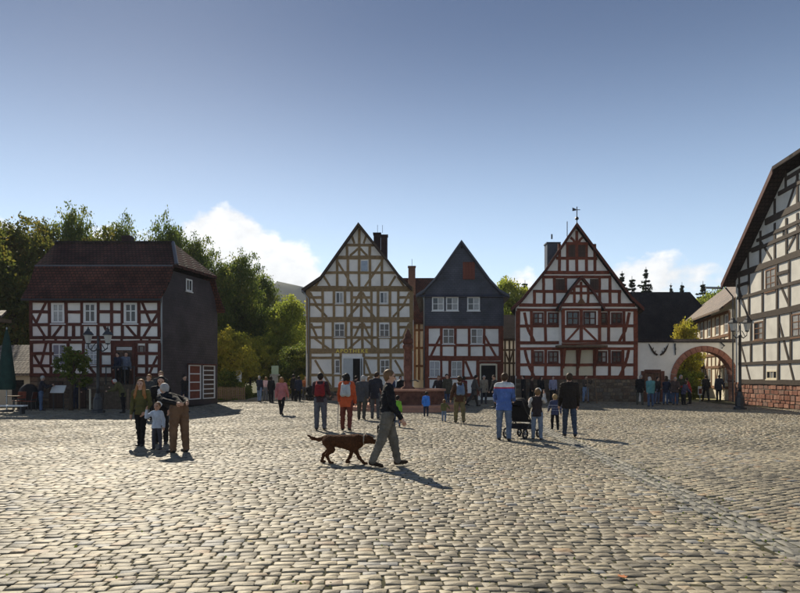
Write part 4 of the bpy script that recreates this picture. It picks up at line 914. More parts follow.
for kind, px, d, top, m, wide, lab in (
    ('lime', -22, 46, 230, 'leaf_mixed', 1.0, 'autumn-tinged tree at far left picture edge behind kiosk'),
    ('oak', 16, 52, 223, 'leaf_mixed', .85, 'big olive-brown tree left of the mansard house roof'),
    ('ash', 44, 56, 222, 'leaf_mixed', .62, 'tree with yellowing crown behind left end of the mansard roof'),
    ('ash', 74, 60, 209, 'leaf_green', .50, 'tallest dark green tree behind the mansard roof'),
    ('lime', 95, 58, 236, 'leaf_mixed', .8, 'low rounded tree just showing over the mansard ridge'),
    ('oak', 121, 60, 222, 'leaf_green', .38, 'slim tree top just left of the mansard house chimney'),
    ('ash', 150, 57, 241, 'leaf_green', .6, 'tree top just right of the mansard house chimney'),
    ('oak', 170, 59, 224, 'leaf_green', .50, 'dark green tree over right end of the mansard ridge'),
    ('ash', 197, 60, 238, 'leaf_green', .55, 'dark green tree over the half-hip of the mansard house'),
    ('oak', 222, 58, 262, 'leaf_green', .62, 'dark tree hugging the right edge of the slate side wall'),
    ('ash', 243, 60, 254, 'leaf_green', .62, 'broad dark green tree right of the slate side wall'),
    ('oak', 262, 66, 275, 'leaf_green', .62, 'tree on right flank of the dark grove, beside the far hill'),
    ('oak', 14, 62, 262, 'leaf_green', 1.2, 'lower dark tree filling the grove left of the mansard house'),
    ('lime', 238, 64, 300, 'leaf_green', 1.1, 'lower tree filling the grove above the yellow maples')):
    tree(kind, px, d, top, lab, gL, m, wide)
gG = 'autumn trees in the gap between houses'
for kind, px, d, top, m, wide, lab in (
    ('maple', 232, 49, 330, 'leaf_yellow', .9, 'yellow maple nearest the slate side wall'), ('maple', 250, 54, 340, 'leaf_yellow', 1.0, 'yellow-green maple in middle of the gap'),
    ('maple', 268, 58, 335, 'leaf_bright', 1.1, 'bright green small tree near the far path bend'), ('lime', 287, 60, 300, 'leaf_bright', .9, 'tall light green tree beside the ochre house'),
    ('lime', 303, 66, 318, 'leaf_mixed', .9, 'tree with brownish crown partly behind the ochre house'), ('maple', 297, 52, 345, 'leaf_green', 1.1, 'low dark tree at left foot of the ochre house'),
    ('lime', 275, 72, 318, 'leaf_bright', .8, 'pale tree in front of the far hill'), ('maple', 215, 50, 352, 'leaf_yellow', .9, 'yellow tree half behind the slate side wall'),
    ('maple', 240, 60, 352, 'leaf_bright', 1.2, 'low green tree behind the maples in the gap'), ('maple', 284, 56, 358, 'leaf_yellow', 1.0, 'low golden tree behind the strolling couple')):
    tree(kind, px, d, top, lab, gG, m, wide)
gC = 'trees behind the roofs on the right'
for kind, px, d, top, m, wide, lab in (
    ('spruce', 501, 78, 279, None, 1.58, 'dark fir left of the red house roof, tallest there'), ('lime', 512, 74, 281, 'leaf_bright', .8, 'light green tree between slate and red roofs'),
    ('fir', 525, 80, 280, None, 1.47, 'fir peeping over left eave of the red house'), ('fir', 612, 84, 270, None, 1.58, 'fir touching right slope of the red house roof'),
    ('spruce', 622, 84, 271, None, 1.47, 'second fir right of the red house roof'), ('fir', 632, 82, 276, None, 1.47, 'stout fir left of the tallest fir over the barn'), ('spruce', 646, 82, 267, None, 1.30, 'tallest fir above the dark barn roof'),
    ('spruce', 671, 90, 283, None, 0.95, 'thin fir tip above middle of the barn ridge'), ('fir', 682, 90, 282, None, 1.16, 'small fir tip above right end of the barn ridge'),
    ('fir', 703, 86, 281, None, 1.47, 'fir between barn roof and courtyard house'), ('lime', 712, 84, 292, 'leaf_bright', .7, 'light green tree beside fir above courtyard house roof'),
    ('lime', 512, 82, 300, 'leaf_green', 1.0, 'dark tree low between slate and red roofs')):
    tree(kind, px, d, top, lab, gC, m, wide)
tree('maple', 684, 48, 322, 'bright yellow-green small tree rising behind the white courtyard wall', None, 'leaf_yellow', .55)
tree('shrub', 689, 46, 372, 'leafy green shrub seen through left of the arch', None, 'leaf_bright', 1.0)
gS = 'shrubs along the gap'
for px, d, top, m, lab in ((222, 47, 372, 'leaf_green', 'dark shrub behind the low fence at the slate wall'), (236, 48, 382, 'leaf_bright', 'bright green low shrub below the white sign'), (247, 49, 386, 'leaf_bright', 'lowest shrub on the grass right of the white sign'),
                       (228, 51, 376, 'leaf_green', 'green shrub left of the white sign post'), (302, 50, 376, 'leaf_yellow', 'yellow shrub at left corner of the ochre house'), (276, 60, 380, 'leaf_bright', 'small shrub beside the grey pillar')):
    tree('shrub', px, d, top, lab, gS, m)
# grass bank in the gap
gr = np.random.default_rng(5); n = 5200; P = np.stack([gr.uniform(-19, -11.3, n), gr.uniform(45, 60, n), np.full(n, .0)], -1)
V, Q = leaf_quads(P+np.array([0, 0, .05]), gr.uniform(.08, .2, n), 6, -.6); tag(put('grass', quads_mesh('grass', V, Q, M['grass']), (0, 0, 0)), 'grass bank beside the path in the gap', 'grass', kind='stuff')
# sapling in front of the mansard house
tm, cmh = broadleaf(103, 3.1, 1.05, 1.25, 1500, .085, 'leaf_green', cl=14, lobes=8)
p = ground_pt(71, 411); sp = thing('sapling', p, 'slender young tree in front of the mansard house', 'tree')
for nme, me in (('trunk', tm), ('crown', cmh)): o = bpy.data.objects.new(nme, me); COL.objects.link(o); o.parent = sp
MB().tube([p+Vector((.35, .1, 0)), p+Vector((.35, .1, 1.5))], .04, 6).build('stake', M['wood_plain'], sp)

# ------------------------------------------------------------------ fountain
fc = Vector((.40, 32.5, 0)); ft = thing('fountain', fc, 'octagonal red sandstone fountain with tall carved column', 'fountain')
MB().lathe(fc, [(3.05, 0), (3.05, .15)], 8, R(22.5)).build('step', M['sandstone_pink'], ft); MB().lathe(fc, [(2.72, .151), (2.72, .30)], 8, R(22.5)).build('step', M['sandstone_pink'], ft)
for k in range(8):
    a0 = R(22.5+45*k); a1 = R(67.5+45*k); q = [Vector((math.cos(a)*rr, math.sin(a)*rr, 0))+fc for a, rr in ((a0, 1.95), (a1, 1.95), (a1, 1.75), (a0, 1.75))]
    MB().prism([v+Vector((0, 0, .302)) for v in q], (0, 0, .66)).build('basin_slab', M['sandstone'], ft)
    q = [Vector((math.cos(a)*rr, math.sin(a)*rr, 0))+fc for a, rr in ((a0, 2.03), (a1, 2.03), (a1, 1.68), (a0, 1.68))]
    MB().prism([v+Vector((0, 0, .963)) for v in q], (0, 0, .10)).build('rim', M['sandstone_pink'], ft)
M['water'] = mat('water', (.03, .045, .04), .05, .2, 2, .15, 6, .5)
MB().lathe(fc, [(1.72, .75), (1.72, .80)], 8, R(22.5)).build('water', M['water'], ft)
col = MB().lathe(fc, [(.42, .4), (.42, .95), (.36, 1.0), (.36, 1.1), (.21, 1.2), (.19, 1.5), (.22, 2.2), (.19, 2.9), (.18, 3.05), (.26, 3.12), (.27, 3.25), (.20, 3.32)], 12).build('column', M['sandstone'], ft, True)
MB().lathe(fc, [(.22, 3.325), (.27, 3.4), (.27, 3.55), (.17, 3.65), (.19, 3.78), (.12, 3.88), (.07, 4.0), (.02, 4.12)], 10).build('finial', M['sandstone'], col, True)
for a in (225, 315, 45, 135):
    d = Vector((math.cos(R(a)), math.sin(R(a)), 0)); MB().tube([fc+d*.2+Vector((0, 0, 1.45)), fc+d*.55+Vector((0, 0, 1.5)), fc+d*.75+Vector((0, 0, 1.42))], .03, 6).build('spout', M['metal_dark'], ft)

# ------------------------------------------------------------------ street lamps
def lamp(px, py, hL, arm, label):
    p = ground_pt(px, py); root = thing('street_lamp', p, label, 'street lamp', 'two-armed street lamps'); V3 = lambda x, y, z: p+Vector((x, y, z))
    MB().lathe(p, [(.30, 0), (.30, .12), (.22, .16), (.20, .62), (.14, .72), (.12, .9)], 8, R(22.5)).build('base', M['metal_dark'], root)
    MB().lathe(p, [(.085, .9), (.075, 1.2), (.06, hL-.35), (.085, hL-.33), (.085, hL-.27), (.05, hL-.25), (.045, hL+.18), (.02, hL+.30)], 10).build('post', M['metal_dark'], root, True)
    for s in (-1, 1):
        am = MB().tube([V3(0, 0, hL-.32), V3(s*arm*.5, 0, hL-.42), V3(s*arm*.95, 0, hL-.28), V3(s*arm, 0, hL-.10)], [.035, .03, .03, .03], 7).build('arm', M['metal_dark'], root)
        MB().tube([V3(s*.08, 0, hL-.05), V3(s*arm*.4, 0, hL-.12), V3(s*arm*.7, 0, hL-.34)], .018, 6).build('scroll', M['metal_dark'], am)
        c = V3(s*arm, 0, hL-.1)
        ln = MB().lathe(c, [(.10, 0), (.11, .03), (.10, .05)], 6).build('lantern', M['metal_dark'], root)
        MB().lathe(c, [(.105, .052), (.20, .42)], 6).build('glass', M['lamp_glass'], ln)
        MB().lathe(c, [(.26, .422), (.25, .46), (.13, .60), (.09, .62), (.09, .66), (.04, .72), (.015, .82)], 6).build('cap', M['metal_dark'], ln)
    return root
M['lamp_glass'] = mat('lamp_glass', (.50, .50, .47), .25, .05, 3)
lamp(98, 413, 3.25, .45, 'dark street lamp with two lanterns before the mansard house'); lamp(740, 409.5, 4.05, .36, 'dark street lamp with two lanterns beside the arch')

# ------------------------------------------------------------------ small things at the left
MB_ = None
ks = thing('kiosk', (-22.4, 31.0, 0), 'dark red kiosk with flat tiled eave at left picture edge', 'kiosk')
MB().box(-25, -19.6, 30.4, 30.85, 0, 4.2).build('wall', M['timber_maroon'], ks)
MB().prism([(-25.4, 30.0, 4.25), (-18.75, 30.0, 4.25), (-18.75, 30.9, 4.25), (-25.4, 30.9, 4.25)], (0, 0, .16)).build('eave', M['wood_plain'], ks)
MB().prism([(-25.4, 29.95, 4.412), (-18.65, 29.95, 4.412), (-19.0, 30.9, 4.75), (-25.4, 30.9, 4.75)], (0, 0, .12)).build('roof', M['tile_shed'], ks)
p = Vector((-18.62, 30.3, 0)); pr = thing('parasol', p, 'folded dark green parasol at left picture edge', 'parasol')
M['green_cloth'] = mat('green_cloth', (.012, .045, .035), .8, .3, 4, .3, 12)
MB().lathe(p, [(.03, .1), (.03, 4.0)], 8).build('pole', M['metal_grey'], pr); MB().lathe(p, [(.28, 0), (.28, .1)], 12).build('base', M['metal_dark'], pr)
pv = MB(); prof = [(.34, 1.05), (.40, 1.3), (.33, 1.9), (.24, 2.7), (.15, 3.4), (.04, 3.9)]; vs = []; fs = []
for rr, z in prof:
    for k in range(16): a = 2*math.pi*k/16; q = rr*(1 if k % 2 else .72); vs.append((p.x+q*math.cos(a), p.y+q*math.sin(a), z))
for i in range(len(prof)-1):
    for k in range(16): fs.append((i*16+k, i*16+(k+1) % 16, (i+1)*16+(k+1) % 16, (i+1)*16+k))
pv.add(vs, fs); pv.build('canopy', M['green_cloth'], pr, True)
sh = thing('shed', (-21.6, 38, 0), 'low shed with pale tiled roof left of the mansard house', 'shed')
MB().box(-24.5, -20.2, 37.2, 40, 0, 1.75).build('wall', M['plaster_cream'], sh)
MB().prism([(-24.8, 36.8, 1.72), (-20.05, 36.8, 1.72), (-20.05, 39.8, 3.5), (-24.8, 39.8, 3.5)], (0, 0, .14)).build('roof', M['tile_shed'], sh)
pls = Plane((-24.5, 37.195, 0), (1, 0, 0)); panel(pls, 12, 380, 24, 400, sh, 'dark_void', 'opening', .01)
def chair(x, y, a, label):
    root = thing('cafe_chair', (x, y, 0), label, 'chair', 'cafe chairs by the kiosk'); c, s = math.cos(a), math.sin(a)
    T = lambda X, Y, Zz: (x+X*c-Y*s, y+X*s+Y*c, Zz)
    for X in (-.2, .2):
        for Y in (-.2, .2): MB().tube([T(X, Y, 0), T(X*.92, Y*.92, .45)], .018, 6).build('leg', M['metal_dark'], root)
    MB().prism([T(-.22, -.22, .45), T(.22, -.22, .45), T(.22, .22, .45), T(-.22, .22, .45)], (0, 0, .04)).build('seat', M['shutter_red'], root)
    MB().prism([T(-.21, .2, .58), T(.21, .2, .58), T(.21, .27, .92), T(-.21, .27, .92)], Vector(T(0, .03, 0))-Vector(T(0, 0, 0))).build('backrest', M['shutter_red'], root)
    for X in (-.2, .2): MB().tube([T(X, .2, .45), T(X, .285, .93)], .016, 6).build('back_post', M['metal_dark'], root)
def table(x, y, label):
    root = thing('cafe_table', (x, y, 0), label, 'table', 'cafe tables by the kiosk')
    MB().lathe((x, y, 0), [(.36, .70), (.38, .72), (.38, .74)], 16).build('table_top', M['wood_plain'], root); MB().lathe((x, y, 0), [(.2, 0), (.2, .03), (.03, .05), (.03, .69)], 10).build('leg', M['metal_dark'], root)
q = ground_pt(14, 411); table(q.x, q.y, 'round cafe table nearest the folded parasol'); chair(q.x+.7, q.y+.1, R(-90), 'red cafe chair right of the round table'); chair(q.x-.2, q.y+.75, R(0), 'red cafe chair behind the round table')
q = ground_pt(29, 409); mb = MB(); root = thing('stacked_cover', q, 'dark covered stack standing beside the cafe chairs', 'cover')
vs = []; fs = []
for rr, z in ((.52, 0), (.55, .15), (.50, .7), (.42, 1.05), (.25, 1.25), (.05, 1.3)):
    for k in range(14): a = 2*math.pi*k/14; w_ = rr*(1+.08*math.sin(a*5+z*3)); vs.append((q.x+w_*math.cos(a), q.y+w_*.8*math.sin(a), z))
for i in range(5):
    for k in range(14): fs.append((i*14+k, i*14+(k+1) % 14, (i+1)*14+(k+1) % 14, (i+1)*14+k))
mb.add(vs, fs); M['black_cloth'] = mat('black_cloth', (.012, .012, .015), .7, .3, 5, .4, 12); mb.build('cover', M['black_cloth'], root, True)
q = ground_pt(58, 410.5); root = thing('menu_board', q, 'white tilted menu board on a stand by cellar door', 'sign')
MB().prism([(q.x-.34, q.y-.1, .86), (q.x+.34, q.y-.1, .86), (q.x+.34, q.y+.16, 1.22), (q.x-.34, q.y+.16, 1.22)], (0, -.02, .02)).build('board', M['white_paint'], root)
for sx_ in (-.25, .25): MB().tube([(q.x+sx_, q.y+.05, 0), (q.x+sx_, q.y+.04, 1.0)], .022, 6).build('leg', M['metal_dark'], root)
q = ground_pt(9, 414); root = thing('low_bench', q, 'pale low bench on the ground at left picture edge', 'bench')
MB().box(q.x-.75, q.x+.75, q.y-.16, q.y+.16, .34, .40).build('seat', M['white_paint'], root)
for sx_ in (-.6, .6): MB().box(q.x+sx_-.04, q.x+sx_+.04, q.y-.14, q.y+.14, 0, .339).build('leg', M['metal_dark'], root)
for px, lab in ((90, 'pale wooden post left of the street lamp'), (128, 'pale wooden post right of the hunched visitor')):
    q = ground_pt(px, 410); tag(MB().lathe(q, [(.045, 0), (.045, 1.02), (.03, 1.06)], 8).build('wooden_post', M['plaster_cream'] if px == 90 else M['wood_plain'], None), lab, 'post', 'posts before the mansard house')
cloth_green = mat('board_green', (.30, .38, .26), .6, .15, 4)
# sign, pillar and fence in the gap
q = ground_pt(238.5, 399, 0); root = thing('white_sign', q, 'white rectangular sign on a post in the grass gap', 'sign')
MB().tube([q, q+Vector((0, 0, 2.2))], .05, 8).build('post', M['metal_grey'], root); MB().box(q.x-.24, q.x+.24, q.y-.08, q.y-.052, 1.25, 2.15).build('panel', M['white_paint'], root)
q = ground_pt(275, 399); root = thing('stone_pillar', q, 'weathered grey stone pillar behind the pink-coated walker', 'pillar')
M['grey_stone'] = mat('grey_stone', (.26, .25, .22), .9, .3, 4, .5, 15)
MB().lathe(q, [(.40, 0), (.40, .12), (.30, .14), (.29, 1.75)], 4, R(45)).build('shaft', M['grey_stone'], root); MB().box(q.x-.33, q.x+.33, q.y-.24, q.y+.24, 1.752, 1.86).build('capstone', M['grey_stone'], root)
MB().box(q.x-.26, q.x+.26, q.y-.03, q.y+.03, 1.861, 2.5).build('map_board', cloth_green, root)
root = thing('picket_fence', (-13, 45.2, 0), 'weathered low picket fence beside the slate side wall', 'fence')
for k in range(17):
    x = -13.2+.135*k; MB().box(x, x+.09, 45.2, 45.225, .05, .95+rnd(-.03, .03)).build('picket', M['wood_plain'], root)
for z in (.3, .75): MB().box(-13.25, -10.95, 45.228, 45.27, z, z+.07).build('rail', M['wood_plain'], root)
for i, px in enumerate((287, 300)):
    q = ground_pt(px, 397); root = thing('rail_fence', q, ('wooden rail section left of the two dark figures' if i == 0 else 'wooden rail section right of the two dark figures'), 'fence', 'wooden rails across the path')
    for s_ in (-.8, .8): MB().lathe(q+Vector((s_, 0, 0)), [(.06, 0), (.06, 1.05), (.03, 1.1)], 8).build('post', M['wood_plain'], root)
    for z in (.5, .9): MB().box(q.x-.74, q.x+.74, q.y-.03, q.y+.03, z, z+.09).build('rail', M['wood_plain'], root)
q = ground_pt(592, 403.4); root = thing('wooden_stand', q, 'small wooden stand against the stone base of the red house', 'stand')
for s_ in (-.3, .3): MB().tube([q+Vector((s_, 0, 0)), q+Vector((s_*.8, .15, 1.5))], .035, 6).build('leg', M['wood_plain'], root)
MB().box(q.x-.34, q.x+.34, q.y+.08, q.y+.2, 1.502, 1.56).build('top', M['wood_plain'], root)
q = ground_pt(689, 403.2); root = thing('red_sign', ground_pt(700, 401.0), 'small red and white sign inside the arch', 'sign'); q = ORG[root.name]
MB().tube([q, q+Vector((0, 0, .5))], .03, 6).build('post', M['metal_grey'], root); b1 = MB().box(q.x-.16, q.x+.16, q.y-.05, q.y-.032, .42, 1.02).build('panel', M['white_paint'], root)
MB().box(q.x-.11, q.x+.11, q.y-.062, q.y-.0505, .5, .84).build('red_field', M['shutter_red'], b1)

# moss and grass in the joints, fallen leaves
gr = np.random.default_rng(15); n = 1100
yy_ = 5+gr.random(n)**1.6*14; xx_ = np.where(gr.random(n) < .6, gut(yy_)+gr.normal(0, .35, n), gr.uniform(-.6, .62, n)*yy_)
xx_ = xx_+.25*np.sin(yy_*2.3); V, Q = leaf_quads(np.stack([xx_, yy_, undul(xx_, yy_)+.002], -1), gr.uniform(.006, .020, n), 16, -.4)
tag(put('joint_moss', quads_mesh('joint_moss', V, Q, M['grass']), (0, 0, 0), square), kind='stuff')
M['leaf_orange'] = mat('leaf_orange', (.50, .17, .05), .7, .3, 20); M['leaf_pale'] = mat('leaf_pale', (.40, .30, .10), .7, .3, 20)
def fallen_leaf(px, py, a, s_, m, lab):
    q = ground_pt(px, py); q.z = float(undul(np.array(q.x), np.array(q.y)))+.012; c_, n_ = math.cos(a), math.sin(a)
    out = [(0, -1), (.25, -.55), (.7, -.5), (.45, -.1), (.75, .35), (.3, .35), (0, 1), (-.3, .35), (-.75, .35), (-.45, -.1), (-.7, -.5), (-.25, -.55)]
    up_ = [Vector((q.x+(x*c_-y*n_)*s_, q.y+(x*n_+y*c_)*s_, q.z+.010*(abs(x)+.5*y*y))) for x, y in out]; dn_ = [v-Vector((0, 0, .0015)) for v in up_]; k_ = len(out)
    mb = MB().add(up_+dn_, [tuple(range(k_)), tuple(range(2*k_-1, k_-1, -1))]+[(i, i+k_, (i+1) % k_+k_, (i+1) % k_) for i in range(k_)])
    tag(mb.build('fallen_leaf', M[m], None), lab, 'leaf', 'fallen leaves on the cobbles')
fallen_leaf(622, 576, .4, .055, 'leaf_orange', 'orange fallen leaf lying on the cobbles near the bottom edge')
fallen_leaf(250, 545, 1.3, .04, 'leaf_pale', 'pale yellow leaf on the cobbles in left foreground')
fallen_leaf(700, 540, 2.4, .04, 'leaf_pale', 'pale yellow leaf on the cobbles just below the drain line')

# thin autumn haze, one even volume round the whole place
hz = bpy.data.materials.new('haze'); hz.use_nodes = True; ht_ = hz.node_tree; ht_.nodes.clear()
pv_ = ht_.nodes.new('ShaderNodeVolumePrincipled'); pv_.inputs['Color'].default_value = (.86, .91, 1, 1); pv_.inputs['Density'].default_value = .00024; pv_.inputs['Anisotropy'].default_value = .1
ho_ = ht_.nodes.new('ShaderNodeOutputMaterial'); ht_.links.new(pv_.outputs[0], ho_.inputs['Volume'])
tag(MB().box(-1650, 1650, -340, 1560, -1.2, 168).build('haze', hz), kind='stuff')
# ------------------------------------------------------------------ people: continuous bodies grown from joints
def surf_nets(D, ID, org, h):
    """naive surface nets of a signed distance grid -> verts, quads, material id per quad"""
    S = D < 0; nx, ny, nz = D.shape
    c = lambda i, j, k: (slice(i, nx-1+i), slice(j, ny-1+j), slice(k, nz-1+k))
    cnt = np.zeros((nx-1, ny-1, nz-1)); acc = np.zeros((nx-1, ny-1, nz-1, 3))
    cor = [(i, j, k) for i in (0, 1) for j in (0, 1) for k in (0, 1)]
    for a in cor:
        for ax in range(3):
            if a[ax]: continue
            b = list(a); b[ax] = 1; da = D[c(*a)]; db = D[c(*b)]; m = (da < 0) != (db < 0)
            t = np.where(m, da/np.where(m, da-db, 1), 0)
            for q in range(3): acc[..., q] += np.where(m, a[q]+(t if q == ax else 0), 0)
            cnt += m
    act = cnt > 0; idx = -np.ones(act.shape, dtype=np.int64); idx[act] = np.arange(act.sum())
    w = np.argwhere(act); V = (w+acc[act]/cnt[act][:, None])*h+org
    faces = []; mids = []
    for ax in range(3):
        sl0 = [slice(1, -1)]*3; sl1 = [slice(1, -1)]*3; sl0[ax] = slice(1, -2); sl1[ax] = slice(2, -1)
        s0 = S[tuple(sl0)]; s1 = S[tuple(sl1)]
        e = np.argwhere(s0 != s1)+1
        if not len(e): continue
        o1, o2 = [q for q in range(3) if q != ax]
        def cell(d1, d2): p = e.copy(); p[:, o1] -= d1; p[:, o2] -= d2; return idx[p[:, 0], p[:, 1], p[:, 2]]
        q = np.stack([cell(1, 1), cell(0, 1), cell(0, 0), cell(1, 0)], -1)
        ins = S[e[:, 0], e[:, 1], e[:, 2]]
        flip = ~ins if ax != 1 else ins
        q[flip] = q[flip][:, ::-1]; faces.append(q)
        e2 = e.copy(); e2[:, ax] += (~ins); mids.append(ID[e2[:, 0], e2[:, 1], e2[:, 2]])
    return V, np.concatenate(faces), np.concatenate(mids)
def grow(prims, h, k=.02):
    """prims: (a, b, ra, rb, material id, (sx,sy,sz) stretch, blend) ; smooth union on a grid"""
    A = np.array([p[0] for p in prims]+[p[1] for p in prims]); rr = max(max(p[2], p[3])*max(p[5]) for p in prims)+3*h
    lo = A.min(0)-rr; hi = A.max(0)+rr; n = np.ceil((hi-lo)/h).astype(int)+1
    D = np.full(n, .08); RAW = np.full(n, 9.0); ID = np.zeros(n, dtype=np.int8)
    for pm_ in prims:
        a, b, ra, rb, mi, sc, kk = pm_[:7]; clip = pm_[7] if len(pm_) > 7 else None
        a = np.asarray(a, float); b = np.asarray(b, float); pad = max(ra, rb)*max(sc)+.08
        i0 = np.maximum(0, np.floor((np.minimum(a, b)-pad-lo)/h).astype(int)); i1 = np.minimum(n, np.ceil((np.maximum(a, b)+pad-lo)/h).astype(int)+1)
        g = [lo[q]+h*np.arange(i0[q], i1[q]) for q in range(3)]
        X, Y, Zz = np.meshgrid(*g, indexing='ij'); ab = b-a; L2 = max(1e-9, ab@ab)
        t = np.clip(((X-a[0])*ab[0]+(Y-a[1])*ab[1]+(Zz-a[2])*ab[2])/L2, 0, 1)
        d = np.sqrt(((X-a[0]-t*ab[0])/sc[0])**2+((Y-a[1]-t*ab[1])/sc[1])**2+((Zz-a[2]-t*ab[2])/sc[2])**2)-(ra+t*(rb-ra))
        d = d*min(sc)
        if clip is not None: d = np.maximum(d, -((X-clip[0][0])*clip[1][0]+(Y-clip[0][1])*clip[1][1]+(Zz-clip[0][2])*clip[1][2]))
        sl = tuple(slice(i0[q], i1[q]) for q in range(3)); cur = D[sl]; kk = k if kk is None else kk
        hh = np.clip(.5+.5*(cur-d)/kk, 0, 1); D[sl] = cur*(1-hh)+d*hh-kk*hh*(1-hh)
        better = d < RAW[sl]; RAW[sl] = np.where(better, d, RAW[sl]); ID[sl] = np.where(better, mi, ID[sl])
    return surf_nets(D, ID, lo, h)
def folds(V, Q, mid, ok, amp, seed, lam=(.05, .16)):
    """cloth folds or shaggy coat: push the surface in and out along its normals"""
    e1 = V[Q[:, 2]]-V[Q[:, 0]]; e2 = V[Q[:, 3]]-V[Q[:, 1]]; fn = np.cross(e1, e2); N = np.zeros_like(V); m = np.zeros(len(V))
    fok = np.isin(mid, ok).astype(float)
    for k in range(4): np.add.at(N, Q[:, k], fn); np.add.at(m, Q[:, k], fok*.25)
    N /= np.maximum(1e-9, np.linalg.norm(N, axis=1))[:, None]; r = np.random.default_rng(seed); w = np.zeros(len(V))
    for _ in range(7):
        d = r.normal(size=3)*np.array([1, 1, 1.7]); d /= np.linalg.norm(d); w += np.sin((V@d)*2*math.pi/r.uniform(*lam)+r.uniform(0, 6.3)+2.0*np.sin(V[:, 2]*r.uniform(6, 14)+V[:, 0]*5))
    return V+N*(w/7*2.2*amp*np.minimum(1, m))[:, None]
def np_mesh(name, V, Q, mats, mid=None):
    me = quads_mesh(name, V, Q, mats[0], True)
    for m in mats[1:]: me.materials.append(m)
    if mid is not None and len(me.polygons) == len(mid): me.polygons.foreach_set('material_index', mid.astype(np.int32))
    return me
CLOTH = {}
def cloth(c, rough=.85):
    if c not in CLOTH: CLOTH[c] = mat('cloth_%d' % len(CLOTH), c, rough, .35, 7, 1.0, 13, .2, stretch=(1, 1, .6))
    return CLOTH[c]
M['skin'] = mat('skin', (.52, .31, .22), .55, .08, 12, 0, 40, .35)
M['shoe_dark'] = mat('shoe_dark', (.02, .016, .014), .5, .2, 8); M['eye'] = mat('eye', (.02, .015, .012), .25, .1); M['lip'] = mat('lip', (.38, .15, .12), .5, .1)
HAIR = {'brown': (.055, .03, .016), 'dark': (.018, .013, .010), 'blond': (.36, .24, .11), 'auburn': (.26, .12, .045), 'grey': (.42, .40, .38), 'white': (.62, .60, .57), 'fair': (.20, .115, .055)}
def rot(v, pitch, roll=0.0):
    """direction pointing down, swung forward by pitch, outwards by roll"""
    return None
def person(label, px, py, H, yaw=0, top=(.03, .03, .035), legs=(.05, .06, .09), hair='brown', style='short', lean=0, head=(0, 0), L=(0, 0, 3), Rr=(0, 0, 3), la=(0, 8, 10), ra=(0, 8, 10),
           near=False, bulk=1.0, coat=0.0, hs=1.0, hat=None, shoe=None, group=None, z0=0.0, legr=1.0, depth=None, skirt=None, inner=None, yoke=None, xoff=0.0, sleeve=True, lift=True):
    """feet at photo pixel (px,py); yaw 0 = facing away, 90 = facing right, 180 = facing the camera. L,Rr = (hip swing, knee bend, spread); la,ra = (shoulder swing, spread, elbow bend)"""
    g = ground_pt(px, py, z0) if depth is None else Vector(((px-CX)/F*depth, depth, z0))
    s = H; E = np.array; up = E([0, 0, 1.])
    if not near:                                                           # nobody stands at attention
        j = lambda t, *a: tuple(v+rnd(-k, k) for v, k in zip(tuple(t)+(0,)*(len(a)-len(t)), a))
        la = j(la, 16, 5, 22); ra = j(ra, 16, 5, 22); L = j(L, 5, 4, 2); Rr = j(Rr, 5, 4, 2); L = (L[0], abs(L[1]), L[2]); Rr = (Rr[0], abs(Rr[1]), Rr[2])
        la = la[:2]+(max(2, la[2]),)+la[3:]; ra = ra[:2]+(max(2, ra[2]),)+ra[3:]
        lean += rnd(-2, 5); head = (head[0]+rnd(-4, 14), head[1]+rnd(-45, 45)); yaw += rnd(-18, 18); bulk *= rnd(.96, 1.1)
    def d(p, out, side): p, o = R(p), R(out); return E([side*math.sin(o), math.sin(p)*math.cos(o), -math.cos(p)*math.cos(o)])
    pel = E([0, 0, .525*s]); ld_ = E([0, math.sin(R(lean)), math.cos(R(lean))]); nrm = E([0, math.cos(R(lean)), -math.sin(R(lean))])
    chest = pel+ld_*.20*s; nk = pel+ld_*.305*s; hp, ht = R(lean+head[0]), head[1]
    hd = E([math.sin(R(ht))*.5, math.sin(hp), math.cos(hp)]); hd /= np.linalg.norm(hd); hf = E([math.sin(R(ht))*.8, math.cos(hp), -math.sin(hp)]); hf -= (hf@hd)*hd; hf /= np.linalg.norm(hf); hr = np.cross(hf, hd)
    hc = nk+hd*(.026*s+.060*s*hs)
    T_, P_, SH, SK, EY, LP, IN = 0, 1, 2, 3, 4, 5, 6
    pr = []
    def add(a, b, r0, r1, m, sc=(1, 1, 1), k=None, clip=None): pr.append((a, b, r0, r1, m, sc, k, clip))
    hem = (pel-ld_*.012*s, ld_) if coat <= 0 else (pel-up*(coat+.03)*s, up)
    b = bulk
    add(pel+ld_*.02*s, chest, .083*s*b, .088*s*b, T_, (1.02, .74, 1), None, (pel-ld_*.012*s, ld_)); add(chest, pel+ld_*.262*s, .090*s*b, .070*s*b, T_, (1.08, .74, 1))
    sw = .098*s
    Sp = {}
    for sd in (-1, 1): Sp[sd] = pel+ld_*.275*s+E([sd*sw, 0, 0])
    add(Sp[-1]+E([.02, 0, 0]), Sp[1]-E([.02, 0, 0]), .047*s*b, .047*s*b, T_, (1, .85, 1))
    add(pel-up*.01*s, pel+ld_*.02*s, .074*s, .074*s, P_, (1.08, .85, 1))
    if coat > 0: add(pel+ld_*.03*s, pel-up*(coat+.03)*s, .090*s*b, .094*s*b, T_, (1.06, .82, 1), .008, hem)
    if skirt: add(pel, pel-up*skirt*s, .085*s, .12*s, P_, (1, .85, 1))
    if inner and not yoke and sleeve != 'inner': add(chest+nrm*.050*s*b+ld_*.05*s, pel+nrm*.052*s*b+ld_*.05*s, .034*s, .036*s, IN, (1, 1, 1), .006)
    add(nk-ld_*.03*s, hc-hd*.02*s, .034*s, .032*s, SK)
    add(nk-ld_*.026*s, nk-ld_*.004*s, .044*s*b, .036*s*b, T_, (1.1, 1, 1), .02)
    hr_ = .044*s*hs
